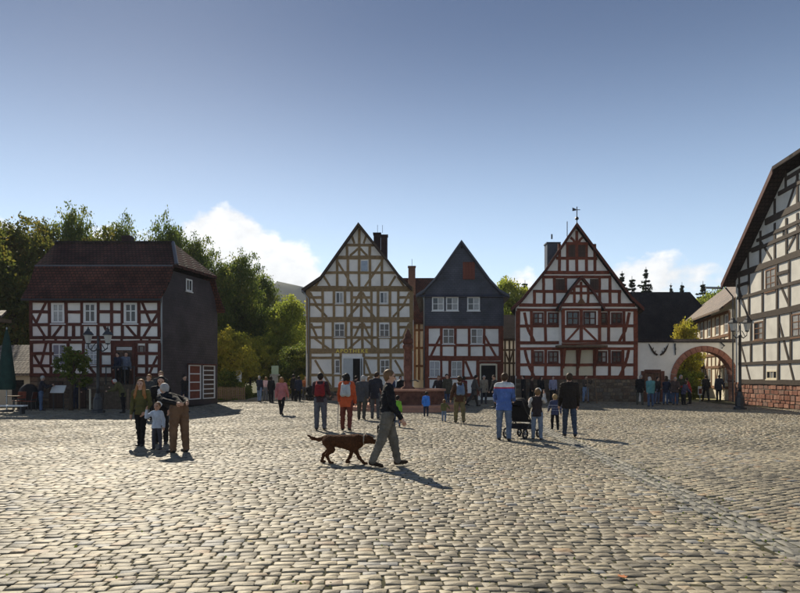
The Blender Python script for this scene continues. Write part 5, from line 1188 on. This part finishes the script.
    add(hc+hd*.012*s*hs, hc+hd*.014*s*hs, hr_*1.12, hr_*1.12, SK, (.98, 1.14, 1.13), .012); add(hc+hf*.012*s*hs-hd*.030*s*hs, hc+hf*.018*s*hs-hd*.034*s*hs, hr_*.78, hr_*.66, SK, (1, 1, 1.05), .02)
    k_ = s*hs
    add(hc+hf*.052*k_+hd*.008*k_, hc+hf*.064*k_-hd*.012*k_, .006*k_, .010*k_, SK, (1, 1, 1), .006)
    for sd in (-1, 1): add(hc+hr*sd*.047*k_-hd*.004*k_-hf*.004*k_, hc+hr*sd*.049*k_+hd*.012*k_-hf*.008*k_, .009*k_, .011*k_, SK, (.6, 1, 1), .006)
    if near:
        for sd in (-1, 1): add(hc+hr*sd*.019*k_+hf*.050*k_+hd*.010*k_, hc+hr*sd*.021*k_+hf*.050*k_+hd*.010*k_, .0075*k_, .0075*k_, EY, (1, 1, 1), .002)
        add(hc+hf*.056*k_-hd*.030*k_-hr*.010*k_, hc+hf*.056*k_-hd*.030*k_+hr*.010*k_, .0055*k_, .0055*k_, LP, (1, 1, 1), .003)
    feet = []; fr = []
    for sd, q in ((-1, L), (1, Rr)):
        hj = pel+E([sd*.052*s, 0, -.005*s]); kn = hj+d(q[0], q[2], sd)*.245*s; an = kn+d(q[0]-q[1], q[2]*.3, sd)*.235*s
        add(hj, kn, .060*s*legr, .044*s*legr, P_); add(kn, an, .044*s*legr, .034*s*legr, P_)
        fp = R(max(-35, min(50, (q[1]-q[0])*.55 if q[1] > q[0]+12 else -q[0]*.25*(q[0] > 12)))); fd = E([sd*.12, math.cos(fp), -math.sin(fp)])
        hl = an-up*.022*s-fd*.015*s; to_ = an-up*.028*s+fd*.095*s
        add(hl, to_, .026*s, .019*s, SH, (1, 1, .95), .01); feet.append(min(hl[2]-.024*s, to_[2]-.018*s))
    hands = []
    for sd, q in ((-1, la), (1, ra)):
        S0 = Sp[sd]; q = tuple(q)+(0,)*(4-len(q)); el = S0+d(q[0], q[1], sd)*.172*s; wr = el+d(q[0]+q[2], q[1]*.5+q[3], sd)*.148*s; hdv = (wr-el)/np.linalg.norm(wr-el)
        add(S0, el, .041*s*b, .034*s*b, IN if sleeve == 'inner' else T_); add(el, wr, .034*s*b, .025*s*b, IN if sleeve == 'inner' else T_ if sleeve is True else SK)
        pe = wr+hdv*.050*s; add(wr, pe, .019*s, .021*s, SK, (.85, 1, 1), .008); hands.append((wr, pe, hdv, sd))
    base = min(feet) if lift else 0
    h = .0115*min(1, s/1.5) if near else .021*min(1, s/1.4)
    V, Q, mid = grow(pr, h)
    V = folds(V, Q, mid, (T_, P_, IN, 7), (.0075 if near else .010)*s/1.75, int(abs(px*7+py*13)))
    if near:                                                               # five fingers on each hand
        fb = MB()
        for wr, pe, hv, sd in hands:
            palm = np.cross(hv, E([1, 0, 0])*sd); palm = palm/np.linalg.norm(palm) if np.linalg.norm(palm) > .2 else E([0, 1, 0]); inn = np.cross(hv, palm)
            if inn[0]*sd > 0: inn = -inn
            for i, ln in enumerate((.038, .044, .041, .033)):
                o = pe+palm*(i-1.5)*-.0105*s+hv*.008*s; m1 = o+(hv+inn*.25)*ln*.5*s; e1 = m1+(hv*.8+inn*.6)*ln*.5*s; fb.tube([o, m1, e1], [.0062*s, .0058*s, .0042*s], 6)
            o = wr+hv*.018*s+palm*.016*s; m1 = o+(hv*.6+palm*.8)*.022*s; e1 = m1+(hv+inn*.3)*.022*s; fb.tube([o, m1, e1], [.0075*s, .0065*s, .005*s], 6)
        fv = np.array([tuple(v) for v in fb.v]); nv = len(V); fq = [f for f in fb.f if len(f) == 4]
        V = np.concatenate([V, fv]); Q = np.concatenate([Q, np.array(fq)+nv]); mid = np.concatenate([mid, np.full(len(fq), SK)])
    if yoke:                                                               # differently coloured bands of the jacket
        cz = V[Q].mean(1)[:, 2]/s
        for z0_, z1_, slot in yoke: mid = np.where((mid == T_) & (cz > z0_) & (cz < z1_), slot, mid)
    V[:, 2] -= base
    yw = R(yaw); cy, sy = math.cos(yw), math.sin(yw)
    def W_(P): P = np.asarray(P, float); return np.stack([P[..., 0]*cy+P[..., 1]*sy, -P[..., 0]*sy+P[..., 1]*cy, P[..., 2]], -1)
    mats = [cloth(top), cloth(legs), cloth(shoe) if shoe else M['shoe_dark'], M['skin'], M['eye'], M['lip'], cloth(inner) if inner else M['skin'], cloth((.50, .03, .05))]
    body = tag(put('person', np_mesh('person', W_(V), Q, mats, mid), g), label, 'person', group)
    # hair or headgear
    hp_ = []
    def ha(a, b_, r0, r1, sc=(1, 1, 1), k=.015): hp_.append((a-up*base, b_-up*base, r0, r1, 0, sc, k))
    hcol = HAIR[hair]; c0 = hc+hd*.022*k_-hf*.012*k_
    if style != 'bald':
        ha(c0, c0+hd*.004*k_, hr_*1.17, hr_*1.17, (1.04, 1.12, 1.10)); ha(hc-hf*.030*k_, hc-hf*.026*k_-hd*.02*k_, hr_*.85, hr_*.7, (1.1, .9, 1))
        for sd in (-1, 1): ha(hc+hr*sd*.036*k_+hd*.02*k_-hf*.006*k_, hc+hr*sd*.038*k_-hf*.014*k_-hd*.008*k_, .016*k_, .012*k_)
        if style in ('long', 'bob'):
            dn = .19*s if style == 'long' else .05*s; wd_ = 1.35 if style == 'long' else .85
            for sd in (-1, -.4, .4, 1): ha(hc+hr*sd*.036*k_-hf*.02*k_, hc+hr*sd*.050*wd_*k_-hf*(.03*k_)-up*dn+hf*(.05*s if style == 'long' and abs(sd) == 1 else 0), .024*k_, (.030 if style == 'long' else .017)*k_)
            for sd in (-1, 1): ha(hc+hr*sd*.042*k_+hd*.01*k_, hc+hr*sd*.050*wd_*k_-up*dn*.8+hf*(.045*s if style == 'long' else .006*k_), .018*k_, (.026 if style == 'long' else .014)*k_)
        if style == 'pony': ha(hc-hf*.055*k_+hd*.02*k_, hc-hf*.075*k_-hd*.06*k_, .02*k_, .012*k_)
        hv_, hq, _ = grow(hp_, .010 if near else .015, .012)
        put('hair', np_mesh('hair', W_(hv_), hq, [cloth(hcol, .6)]), g, body)
    if hat:
        hp_ = []
        ha(hc+hd*.036*k_, hc+hd*.038*k_, hr_*1.2, hr_*1.2, (1.03, 1.12, .95))
        if hat[0] == 'cap': ha(hc+hd*.03*k_+hf*.06*k_, hc+hd*.024*k_+hf*.085*k_, .03*k_, .022*k_, (1.2, 1, .25))
        if hat[0] == 'brim':
            for an in range(12): a = an*math.pi/6; v = hf*math.cos(a)+hr*math.sin(a); ha(hc+hd*.03*k_+v*.05*k_, hc+hd*.026*k_+v*.085*k_, .018*k_, .014*k_, (1.3, 1.3, .35))
        if hat[0] == 'hood': ha(hc-hf*.03*k_-hd*.01*k_, hc-hf*.03*k_+hd*.02*k_, hr_*1.15, hr_*1.15)
        hv_, hq, _ = grow(hp_, .010 if near else .014, .012); put('hat', np_mesh('hat', W_(hv_), hq, [cloth(hat[1])]), g, body)
    def loc(x, y, z):                                                      # body frame -> world
        v = W_(E([x, y, z-base])); return Vector(v)+g
    body_info = dict(g=g, loc=loc, pel=pel, chest=chest, nk=nk, ld=ld_, nrm=nrm, s=s, hands=[(W_(w-up*base), W_(p-up*base)) for w, p, _, _ in hands], b=b, W=W_, base=base, hc=hc)
    return body, body_info
def backpack(info, col, label, sc=1.0, straps=True):
    s = info['s']; c = info['pel']+info['ld']*.175*s-info['nrm']*(.115*s*info['b']); up = info['ld']; W_ = info['W']; base = np.array([0, 0, info['base']])
    pr = []
    for sx_ in (-1, 1): pr.append((c+np.array([sx_*.045*s*sc, 0, 0])-up*.07*s*sc-base, c+np.array([sx_*.038*s*sc, 0, 0])+up*.06*s*sc-base, .048*s*sc, .042*s*sc, 0, (1, .85, 1), .03))
    pr.append((c-info['nrm']*.03*s*sc-up*.06*s*sc-base, c-info['nrm']*.03*s*sc-up*.01*s*sc-base, .045*s*sc, .04*s*sc, 0, (1.3, .8, 1), .015))
    V, Q, _ = grow(pr, .014, .02); root = thing('backpack', Vector(W_((c-base-up*.1*s)))+info['g'], label, 'backpack')
    put('pack', np_mesh('pack', W_(V), Q, [cloth(col)]), info['g'], root)
    for sx_ in (-1, 1):
        x = sx_*.062*s; pts = [c+np.array([x, 0, 0])+up*.075*s, info['pel']+up*.318*s+np.array([x, 0, 0]), info['pel']+up*.27*s+info['nrm']*.078*s*info['b']+np.array([x, 0, 0]), info['pel']+up*.17*s+info['nrm']*.084*s*info['b']+np.array([x, 0, 0])]
        MB().tube([Vector(W_(p-base))+info['g'] for p in pts], .016*s, 6).build('strap', cloth(col), root)
    return root

K = (.012, .012, .014); NAVY = (.02, .025, .045); JEAN = (.065, .10, .17); JEANL = (.16, .22, .33); GREY = (.10, .10, .105); OLV = (.085, .085, .035); BRN = (.10, .06, .03)
# ---- foreground man and dog
man, mi = person('man in black jacket and grey trousers walking right beside brown dog', 387, 466.5, 1.80, 82, K, (.125, .115, .095), 'fair', 'short', 3, (4, 0), (17, 6, 2), (-15, 8, 2), (-14, 10, 18), (10, 7, 22), near=True, coat=.03, legr=1.12, bulk=1.06, shoe=(.035, .022, .014))
gl = MB()
hcw = mi['hc']
def fpt(x, y, z): return mi['loc'](hcw[0]+x, hcw[1]+y, hcw[2]+z)
for sx_ in (-.036, .036): gl.add([fpt(sx_-.026, .098, .004), fpt(sx_+.026, .098, .004), fpt(sx_+.026, .098, .034), fpt(sx_-.026, .098, .034), fpt(sx_-.026, .088, .004), fpt(sx_+.026, .088, .004), fpt(sx_+.026, .088, .034), fpt(sx_-.026, .088, .034)], [(0, 1, 2, 3), (7, 6, 5, 4), (0, 4, 5, 1), (1, 5, 6, 2), (2, 6, 7, 3), (3, 7, 4, 0)]); 
for sx_ in (-.076, .076): gl.tube([fpt(sx_*.8, .092, .022), fpt(sx_, .06, .02), fpt(sx_*1.06, -.01, .014)], .004, 5)
gl.build('sunglasses', M['eye'], man)
bag = MB(); w_ = mi['hands'][0]; hp_ = Vector(w_[1])+mi['g']
bag.box(hp_.x-.13, hp_.x+.13, hp_.y-.06, hp_.y+.06, hp_.z-.27, hp_.z-.05); bo = thing('shoulder_bag', (hp_.x, hp_.y, hp_.z-.27), 'small black bag carried by the man in black jacket', 'bag')
bag.build('bag_body', cloth(K), bo); MB().tube([hp_+Vector((-.1, 0, -.05)), hp_+Vector((0, 0, .015)), hp_+Vector((.1, 0, -.05))], .012, 6).build('handle', cloth(K), bo)
dg = ground_pt(345, 463.5); E = np.array
def dog():
    m, c = 0, 1; pr = []
    def a(p, q, r0, r1, mi_=0, sc=(1, 1, 1), k=.03): pr.append((E(p), E(q), r0, r1, mi_, sc, k))
    # x = along the dog (nose +x), y = across, z up
    a((-.36, 0, .47), (-.10, 0, .455), .105, .108); a((-.10, 0, .455), (.24, 0, .45), .112, .135); a((.20, 0, .42), (.26, 0, .44), .12, .11); a((-.1, 0, .42), (.12, 0, .38), .08, .11)
    a((.26, 0, .49), (.45, 0, .50), .095, .072); a((.47, 0, .505), (.51, 0, .50), .075, .070); a((.54, 0, .475), (.655, 0, .435), .050, .034, 0, (1, .95, 1), .02); a((.665, 0, .447), (.672, 0, .447), .016, .014, c, (1, 1, 1), .005)
    for s in (-1, 1):
        a((.455, s*.062, .53), (.435, s*.085, .455), .024, .030, 0, (1, .5, 1), .012); a((.555, s*.036, .515), (.557, s*.037, .515), .010, .010, c, (1, 1, 1), .004)
    a((-.44, 0, .52), (-.55, 0, .485), .035, .030); a((-.55, 0, .485), (-.68, 0, .51), .030, .026); a((-.68, 0, .51), (-.78, 0, .575), .026, .014)
    for s, hx, kx, hkx, px_ in ((1, -.36, -.30, -.46, -.50), (-1, -.36, -.26, -.37, -.30)):
        a((hx, s*.07, .44), (kx, s*.075, .29), .085, .058); a((kx, s*.075, .29), (hkx, s*.075, .175), .052, .030); a((hkx, s*.075, .175), (px_, s*.075, .035), .027, .023); a((px_, s*.075, .028), (px_+.06, s*.075, .022), .027, .024, 0, (1, 1.1, .8), .015)
    for s, ex, wx, fx in ((1, .14, .09, .02), (-1, .24, .31, .40)):
        a((.22, s*.075, .42), (ex, s*.08, .27), .065, .042); a((ex, s*.08, .27), (wx, s*.08, .13), .038, .028); a((wx, s*.08, .13), (fx, s*.08, .035), .027, .023); a((fx+.005, s*.08, .028), (fx+.055, s*.08, .022), .027, .024, 0, (1, 1.1, .8), .015)
    pr2 = [(p, q, r0*(1.22 if max(r0, r1) < .07 else 1.13), r1*(1.22 if max(r0, r1) < .07 else 1.13), m_, sc_, k_) if m_ == 0 else (p, q, r0, r1, m_, sc_, k_) for p, q, r0, r1, m_, sc_, k_ in pr]
    V, Q, mid = grow(pr2, .0105, .03); return V, Q, mid
V, Q, mid = dog(); V = folds(V, Q, mid, (0,), .004, 5, (.025, .07)); M['fur'] = mat('fur', (.085, .036, .016), .9, .5, 25, 1.0, 70, .1)
ca, sa = math.cos(R(-6)), math.sin(R(-6)); Vw = np.stack([V[:, 0]*ca-V[:, 1]*sa, V[:, 0]*sa+V[:, 1]*ca, V[:, 2]], -1)*.93
dgo = tag(put('dog', np_mesh('dog', Vw, Q, [M['fur'], M['eye']], mid), dg), 'brown long-tailed dog walking right behind the man', 'dog')
cl_ = MB()
for i in range(16):
    a0 = 2*math.pi*i/16; a1 = 2*math.pi*(i+1)/16
    q = [Vector((.39*.93, .098*math.cos(a), .495*.93+.098*math.sin(a))) for a in (a0, a1)]; q2 = [v+Vector((.022, 0, .004)) for v in q]; f_ = lambda v: Vector((v.x*ca-v.y*sa, v.x*sa+v.y*ca, v.z))+dg
    cl_.add([f_(q[0]), f_(q[1]), f_(q2[1]), f_(q2[0])], [(0, 1, 2, 3)])
cl_.build('collar', cloth((.35, .30, .24)), dgo)
# ---- family at the left
person('girl with long auburn hair, olive sweater and black leggings', 141, 446.5, 1.60, 175, (.10, .095, .035), K, 'auburn', 'long', 0, (0, 6), (4, 2, -4), (-3, 4, -3), (0, 12, 30, -30), (2, 8, 6), near=True, legr=.82, coat=.02, bulk=.92)
person('woman in open black jacket over white shirt beside the girl', 161, 444, 1.68, 172, K, K, 'dark', 'bob', 2, (12, -10), (0, 0, 3), (0, 0, 3), (10, 8, 20), (15, 12, 30), near=True, coat=.04, inner=(.75, .75, .74), bulk=1.05)
person('small child in light blue shirt with raised hand', 157, 450, 1.04, 185, (.45, .52, .62), (.06, .06, .075), 'fair', 'short', 0, (-6, 0), (2, 0, 6), (-2, 0, 6), (5, 20, 15), (60, 25, 110, -20), near=True, hs=1.3, legr=.95, coat=.02, bulk=1.1)
person('man in black shirt and brown trousers bending down to the child', 179, 452.5, 1.82, 308, K, (.145, .085, .05), 'grey', 'short', 62, (-34, 0), (2, 2, 4), (-3, 2, 4), (-76, 16, -4, -36), (-76, 16, -4, -36), near=True, legr=1.15, bulk=1.05, coat=.0)
gb = 'visitors behind the family'
person('brown-haired man looking over the family, leftmost behind them', 149, 420, 1.76, 190, (.05, .055, .06), K, 'auburn', 'short', group=gb)
person('tall man behind the family with fair hair', 160.5, 419, 1.88, 160, (.04, .045, .05), JEAN, 'fair', 'short', group=gb)
person('dark-clad visitor standing before the notice boards', 184.5, 412.5, 1.76, 120, K, NAVY, 'dark', 'short', coat=.05)
person('hunched visitor in olive jacket looking down by the lamp', 123, 413.2, 1.70, 250, (.12, .11, .045), K, 'grey', 'short', 22, (30, 0), la=(30, 8, 70), ra=(30, 8, 70), coat=.06, bulk=1.12, hat=('cap', (.28, .05, .04)))
person('white-haired man in dark jacket and jeans before cellar door', 40.5, 411, 1.72, 60, (.02, .02, .03), JEAN, 'white', 'short', 4, la=(40, 8, 60), ra=(30, 8, 70), coat=.03)
person('visitor in navy sitting or stooping beside the sapling', 76, 409, 1.62, 100, NAVY, NAVY, 'dark', 'short', 16, (15, 0), la=(30, 8, 60), ra=(25, 8, 60), coat=.05)
gd = 'visitors on the door landing'
person('left visitor in dark jacket on the door landing', 118, 385, 1.66, 200, NAVY, K, 'dark', 'short', group=gd, z0=1.26, depth=33.1, coat=.05)
person('right visitor in grey-blue jacket on the door landing', 125.5, 385, 1.70, 170, (.13, .15, .20), K, 'brown', 'short', group=gd, z0=1.26, depth=33.2, coat=.05)
# ---- gap between the houses
gg = 'strollers in the gap between houses'
person('leftmost gap stroller in dark jacket and jeans', 259.5, 402, 1.72, 10, NAVY, JEANL, 'grey', 'short', group=gg, coat=.05, L=(8, 4, 3), Rr=(-8, 6, 3))
person('gap stroller in pale pink top beside the pillar', 265.5, 400.6, 1.66, 10, (.55, .36, .36), (.12, .12, .13), 'auburn', 'bob', group=gg)
person('gap stroller in long black coat behind the pink coat', 271, 402.6, 1.70, 20, K, K, 'dark', 'bob', group=gg, coat=.16)
pw, pi = person('woman in dusty pink coat and black leggings walking away', 281.5, 415, 1.68, 6, (.36, .13, .13), K, 'auburn', 'bob', 2, (0, 0), (20, 4, 3), (-22, 14, 3), (-15, 10, 15), (15, 10, 15), legr=.85, coat=.08, bulk=1.12, near=True)
person('tall dark-clad man, left of the pair by the rails', 293.8, 400.8, 1.84, 20, K, K, 'dark', 'short', group=gg, coat=.06)
person('dark-clad woman, right of the pair by the rails', 298.4, 401.2, 1.72, 340, NAVY, K, 'dark', 'bob', group=gg, coat=.08)
person('stroller pusher in orange-brown top near the ochre house', 305, 399.5, 1.66, 190, (.42, .15, .06), GREY, 'auburn', 'bob', group=gg, la=(30, 6, 40), ra=(30, 6, 40))
# ---- centre
a, i_ = person('man in dark hoodie and grey jeans seen from behind', 320.5, 430, 1.78, 0, (.045, .028, .035), (.10, .105, .125), 'dark', 'short', near=True, coat=.01, la=(25, 10, 50), ra=(25, 10, 50), legr=1.08, bulk=1.05); backpack(i_, (.27, .025, .03), 'red backpack on the man in dark hoodie')
a, i_ = person('hiker in orange jacket and rust trousers walking away', 346.5, 431, 1.76, 4, (.46, .085, .03), (.14, .038, .026), 'dark', 'bob', 3, (6, 0), (5, 0, 4), (-8, 14, 3), (12, 12, 25), (5, 10, 12), near=True, coat=.08, bulk=1.15, legr=1.02); backpack(i_, (.40, .42, .42), 'light grey backpack on the hiker in orange')
h0 = Vector(i_['hands'][0][1])+i_['g']; tag(MB().tube([h0+Vector((-.02, 0, .12)), h0+Vector((-.06, .05, -h0.z+.0))], [.016, .010], 7).build('walking_stick', M['metal_grey'], None), 'thin walking stick held by the hiker in orange', 'walking stick')
gm = 'visitors before the ochre house'
person('visitor in white and black top just before the open door', 344.5, 409, 1.78, 10, (.30, .30, .31), K, 'dark', 'short', group=gm, coat=.02)
person('grey-haired visitor in dark jacket right of the orange hiker', 362, 420, 1.72, 5, (.055, .055, .06), (.07, .06, .045), 'grey', 'short', group=gm, coat=.09, bulk=1.1, L=(8, 5, 3), Rr=(-10, 12, 3))
person('fair-haired visitor mostly hidden behind the two dark jackets', 368.6, 411, 1.70, 20, (.10, .06, .05), K, 'fair', 'bob', group=gm, coat=.05)
person('tall visitor in black jacket close behind the foreground man', 375.2, 419, 1.86, 5, (.03, .03, .04), GREY, 'brown', 'short', group=gm, coat=.07, bulk=1.08)
person('dark-haired visitor between the doorway and the fountain', 355, 406, 1.72, 30, (.05, .03, .03), K, 'dark', 'short', group=gm, coat=.06)
gf = 'visitors around the fountain'
person('visitor in black leaning at left side of the fountain', 401, 404.5, 1.70, 170, K, K, 'dark', 'short', group=gf, depth=36.4)
person('visitor with fair hair standing at right of fountain basin', 438.5, 404, 1.74, 200, (.05, .035, .035), K, 'fair', 'short', group=gf, depth=34.6, coat=.05)
person('man in olive coat standing behind the fountain basin', 447.6, 404, 1.82, 185, (.06, .055, .04), JEAN, 'dark', 'short', group=gf, depth=34.2, coat=.08, bulk=1.08)
person('man in grey-brown coat striding right past the slate house', 474, 406.5, 1.80, 70, (.10, .09, .08), (.05, .045, .045), 'dark', 'short', 8, (0, 0), (24, 8, 2), (-24, 12, 2), (-18, 8, 25), (18, 8, 25), group=gf, coat=.14, bulk=1.12)
person('toddler in bright green jacket by the foreground man', 397, 427, 1.00, 10, (.22, .50, .05), JEAN, 'dark', 'short', hs=1.3, L=(8, 5, 4), Rr=(-8, 8, 4), bulk=1.1, coat=.02)
person('child in bright blue jacket facing the fountain', 426, 416.6, 1.0, 0, (.05, .20, .62), NAVY, 'dark', 'short', hs=1.3, bulk=1.25, coat=.06, L=(5, 4, 4), Rr=(-5, 4, 4))
person('toddler in olive jacket and cap holding an adult hand', 444, 421.6, .78, 5, (.12, .12, .05), JEANL, 'fair', 'short', hs=1.4, bulk=1.25, hat=('cap', (.25, .20, .13)), ra=(10, 45, 30))
a, i_ = person('man in brown jacket and khaki trousers beside the toddler', 459.5, 423, 1.68, 355, (.075, .038, .022), (.16, .13, .06), 'brown', 'short', near=True, coat=.05, bulk=1.15, la=(8, 18, 10), legr=1.1, L=(6, 2, 4), Rr=(-6, 8, 4)); backpack(i_, (.16, .22, .32), 'blue-grey backpack on the man in brown jacket')
# ---- group with the pushchair
a, si = person('man in blue and white jacket pushing the pushchair', 504, 440.5, 1.76, 12, (.085, .15, .38), (.13, .17, .24), 'brown', 'short', 4, (8, 10), (4, 2, 4), (-5, 4, 4), (20, 10, 45), (28, 8, 40), near=True, bulk=1.16, coat=.05, inner=(.62, .62, .62), yoke=((.782, 1, 6), (.765, .782, 7)))
person('visitor in dark coat half hidden behind the pushchair man', 496, 408, 1.78, 250, (.06, .055, .055), K, 'brown', 'short', 6, (10, 0), group=gf, coat=.08)
def pushchair(g, yaw, label, s=1.0):
    root = thing('pushchair', g, label, 'pushchair', 'pushchairs'); c, q = math.cos(R(yaw)), math.sin(R(yaw))
    T = lambda x, y, z: Vector((x*c+y*q, -x*q+y*c, z))*s+g                # y forward, x right
    dk = cloth((.018, .017, .018))
    for sx_ in (-.26, .26):
        MB().tube([T(sx_, -.42, 1.02), T(sx_, -.2, .72), T(sx_, .38, .16)], .016, 7).build('frame_tube', M['metal_dark'], root); MB().tube([T(sx_, -.32, .16), T(sx_, .12, .50)], .016, 7).build('frame_tube', M['metal_dark'], root)
        for yy, rr in ((-.33, .145), (.40, .12)):
            cpt = T(sx_*1.12, yy, rr/1.0)
            wv = MB(); ring_ = []; n = 18
            ax = T(1, 0, 0)-T(0, 0, 0); ax.normalize(); fw = T(0, 1, 0)-T(0, 0, 0); fw.normalize()
            pts = [cpt+(fw*math.cos(2*math.pi*k/n)+Vector((0, 0, 1))*math.sin(2*math.pi*k/n))*(rr-.025)*s for k in range(n+1)]
            w = wv.tube(pts, .026*s, 7, False).build('wheel', dk, root)
            hub = MB().tube([cpt-ax*.02, cpt+ax*.02], .035*s, 8)
            for k in range(5): hub.tube([cpt, cpt+(fw*math.cos(2*math.pi*k/5)+Vector((0, 0, 1))*math.sin(2*math.pi*k/5))*(rr-.03)*s], .010*s, 5)
            hub.build('rim', M['metal_grey'], w)
    MB().tube([T(-.26, -.42, 1.02), T(.26, -.42, 1.02)], .02, 7).build('handle', dk, root)
    st = [(-.22, 0), (.22, 0)]
    MB().add([T(x, y, z) for y, z in ((-.24, .86), (-.10, .45), (.26, .42), (.30, .47), (-.02, .52), (-.16, .88)) for x in (-.23, .23)],
             [(0, 1, 3, 2), (2, 3, 5, 4), (4, 5, 7, 6), (6, 7, 9, 8), (8, 9, 11, 10), (10, 11, 1, 0), (0, 2, 8, 10), (2, 4, 6, 8), (1, 11, 9, 3), (3, 9, 7, 5)]).build('seat', dk, root)
    vs = []; fs = []
    for i in range(8):
        a_ = R(-20+150*i/7)
        for x in np.linspace(-.25, .25, 5): vs.append(T(x, -.12+math.cos(a_)*-.0+(-.28+.56*i/7)*.75, .80+.30*math.sin(math.pi*(.12+.76*i/7))-.10*(abs(x)/.25)**3))
    for i in range(7):
        for k in range(4): fs.append((i*5+k, i*5+k+1, i*5+k+6, i*5+k+5))
    cpy = MB().add(vs, fs).build('canopy', dk, root, True); md = cpy.modifiers.new('thickness', 'SOLIDIFY'); md.thickness = .02
    for sx_ in (-.25, .25): MB().add([T(sx_, y, z) for y, z in ((-.33, .86), (-.20, .98), (-.05, 1.0), (.08, .9), (.0, .62), (-.2, .7))]+[T(sx_*.94, y, z) for y, z in ((-.33, .86), (-.20, .98), (-.05, 1.0), (.08, .9), (.0, .62), (-.2, .7))], [(0, 1, 2, 3, 4, 5), (11, 10, 9, 8, 7, 6)]+[(k, k+6, (k+1) % 6+6, (k+1) % 6) for k in range(6)]).build('side_panel', dk, root)
    MB().add([T(x, y, z) for y, z in ((-.25, .26), (.18, .24), (.22, .38), (-.22, .40)) for x in (-.2, .2)], [(0, 1, 3, 2), (2, 3, 5, 4), (4, 5, 7, 6), (6, 7, 1, 0), (0, 2, 4, 6), (1, 7, 5, 3)]).build('basket', dk, root)
    return root
pushchair(ground_pt(521.5, 438), 40, 'black pushchair with hood pushed by the man in blue jacket')
pushchair(ground_pt(309.5, 400.4), 200, 'distant pushchair at left corner of the ochre house', .95)
a, i_ = person('child in dark vest and jeans with hands at head', 537, 440, 1.33, 10, (.03, .022, .022), (.14, .17, .22), 'fair', 'short', 0, (6, 20), (4, 2, 4), (-4, 4, 4), (35, 10, 90), (70, 20, 115, -15), near=True, hs=1.15, bulk=1.08, coat=.03, sleeve='inner', inner=(.42, .41, .40), hat=('cap', (.62, .62, .60)))
person('small child in blue checked shirt running', 555, 430.5, 1.08, 5, (.07, .08, .15), K, 'blond', 'short', 4, (0, 0), (22, 30, 3), (-10, 4, 3), (20, 15, 30), (-20, 15, 30), near=True, hs=1.3, bulk=1.12, coat=.05, inner=(.30, .32, .40), yoke=((.56, .58, 6), (.63, .65, 6), (.70, .72, 6)))
person('woman in dark brown jacket and slim jeans walking away', 569.5, 437, 1.76, 5, (.022, .017, .014), (.05, .065, .095), 'brown', 'short', 2, (6, 0), (10, 2, 2), (-10, 12, 2), (6, 10, 18), (6, 10, 18), near=True, coat=.05, bulk=1.14, legr=.95)
gw_ = 'visitors along the red house'
person('visitor in pale lilac top before the oriel', 553, 402.4, 1.74, 200, (.24, .24, .33), K, 'dark', 'short', group=gw_, coat=.03)
person('visitor in brown top and pale jeans below the oriel', 585.5, 402.4, 1.76, 160, (.07, .055, .045), JEANL, 'brown', 'short', group=gw_, la=(40, 10, 80), ra=(40, 10, 80))
for x, l_ in ((523.5, 'leftmost dark silhouette in shade of the red house'), (531.5, 'middle dark silhouette in shade of the red house'), (540.5, 'dark silhouette right of the other two by the red house')): person(l_, x, 402.2, 1.70+rnd(-.06, .08), rnd(100, 260), K if x != 531.5 else (.05, .03, .03), K, 'dark', random.choice(['short', 'bob']), group=gw_, coat=.06)
# ---- at the arch
ga = 'visitors at the arch'
person('visitor in black coat left of the teal jacket', 640, 405, 1.78, 20, K, (.09, .085, .07), 'grey', 'short', group=ga, coat=.09, bulk=1.12)
person('visitor in teal jacket and jeans near the side door', 650.5, 406.6, 1.68, 10, (.10, .26, .27), JEAN, 'white', 'bob', group=ga, coat=.06, bulk=1.18)
person('visitor in dark coat in front of the side door', 657.5, 404.2, 1.66, 150, (.03, .03, .03), (.10, .12, .18), 'dark', 'short', group=ga, coat=.05)
for x, y, h_, c_, l_ in ((666, 404.6, 1.60, NAVY, 'visitor in navy at left of the crowd by the arch'), (670, 403.2, 1.76, (.13, .12, .11), 'visitor in grey-beige jacket amid the arch crowd'), (675.5, 405, 1.64, (.09, .06, .05), 'visitor in brown jacket amid the arch crowd'),
                         (680, 402.6, 1.80, (.07, .07, .04), 'tall visitor in olive amid the arch crowd'), (683.5, 405, 1.42, (.08, .08, .14), 'shorter visitor in dusky blue amid the arch crowd'), (689.5, 403.8, 1.62, (.36, .03, .03), 'visitor in red jacket at right of the arch crowd')):
    person(l_, x, y, h_, rnd(0, 360), c_, JEAN if x < 680 else K, random.choice(['dark', 'brown', 'grey']), random.choice(['short', 'bob']), rnd(0, 14), group=ga, coat=.05, bulk=1.1, la=(rnd(0, 40), 12, rnd(10, 80)), ra=(rnd(-10, 40), 12, rnd(10, 80)))
person('dark silhouette walking through the arch, left of two', 706, 401.4, 1.76, 355, K, K, 'dark', 'short', 0, (0, 0), (10, 4, 3), (-10, 8, 3), (0, 10, 25), (0, 10, 25), group=ga, coat=.05, bulk=1.1)
person('dark silhouette walking through the arch, right of two', 718.8, 401.3, 1.80, 5, NAVY, K, 'dark', 'short', 0, (0, 0), (-6, 6, 3), (6, 2, 3), (0, 18, 10), (0, 18, 10), group=ga, coat=.07, bulk=1.15)

gx_ = 'visitors before the slate house'
person('visitor in dark red jacket between fountain and the striding man', 464, 405.5, 1.70, 30, (.16, .03, .03), K, 'dark', 'bob', group=gx_, coat=.06)
person('visitor in beige coat standing left of the slate house door', 484, 404, 1.74, 190, (.24, .20, .15), (.05, .05, .06), 'grey', 'short', group=gx_, coat=.10)
person('visitor in dark blue jacket left of the fountain column', 391, 407, 1.72, 15, (.03, .04, .08), GREY, 'brown', 'short', group=gx_, coat=.06)
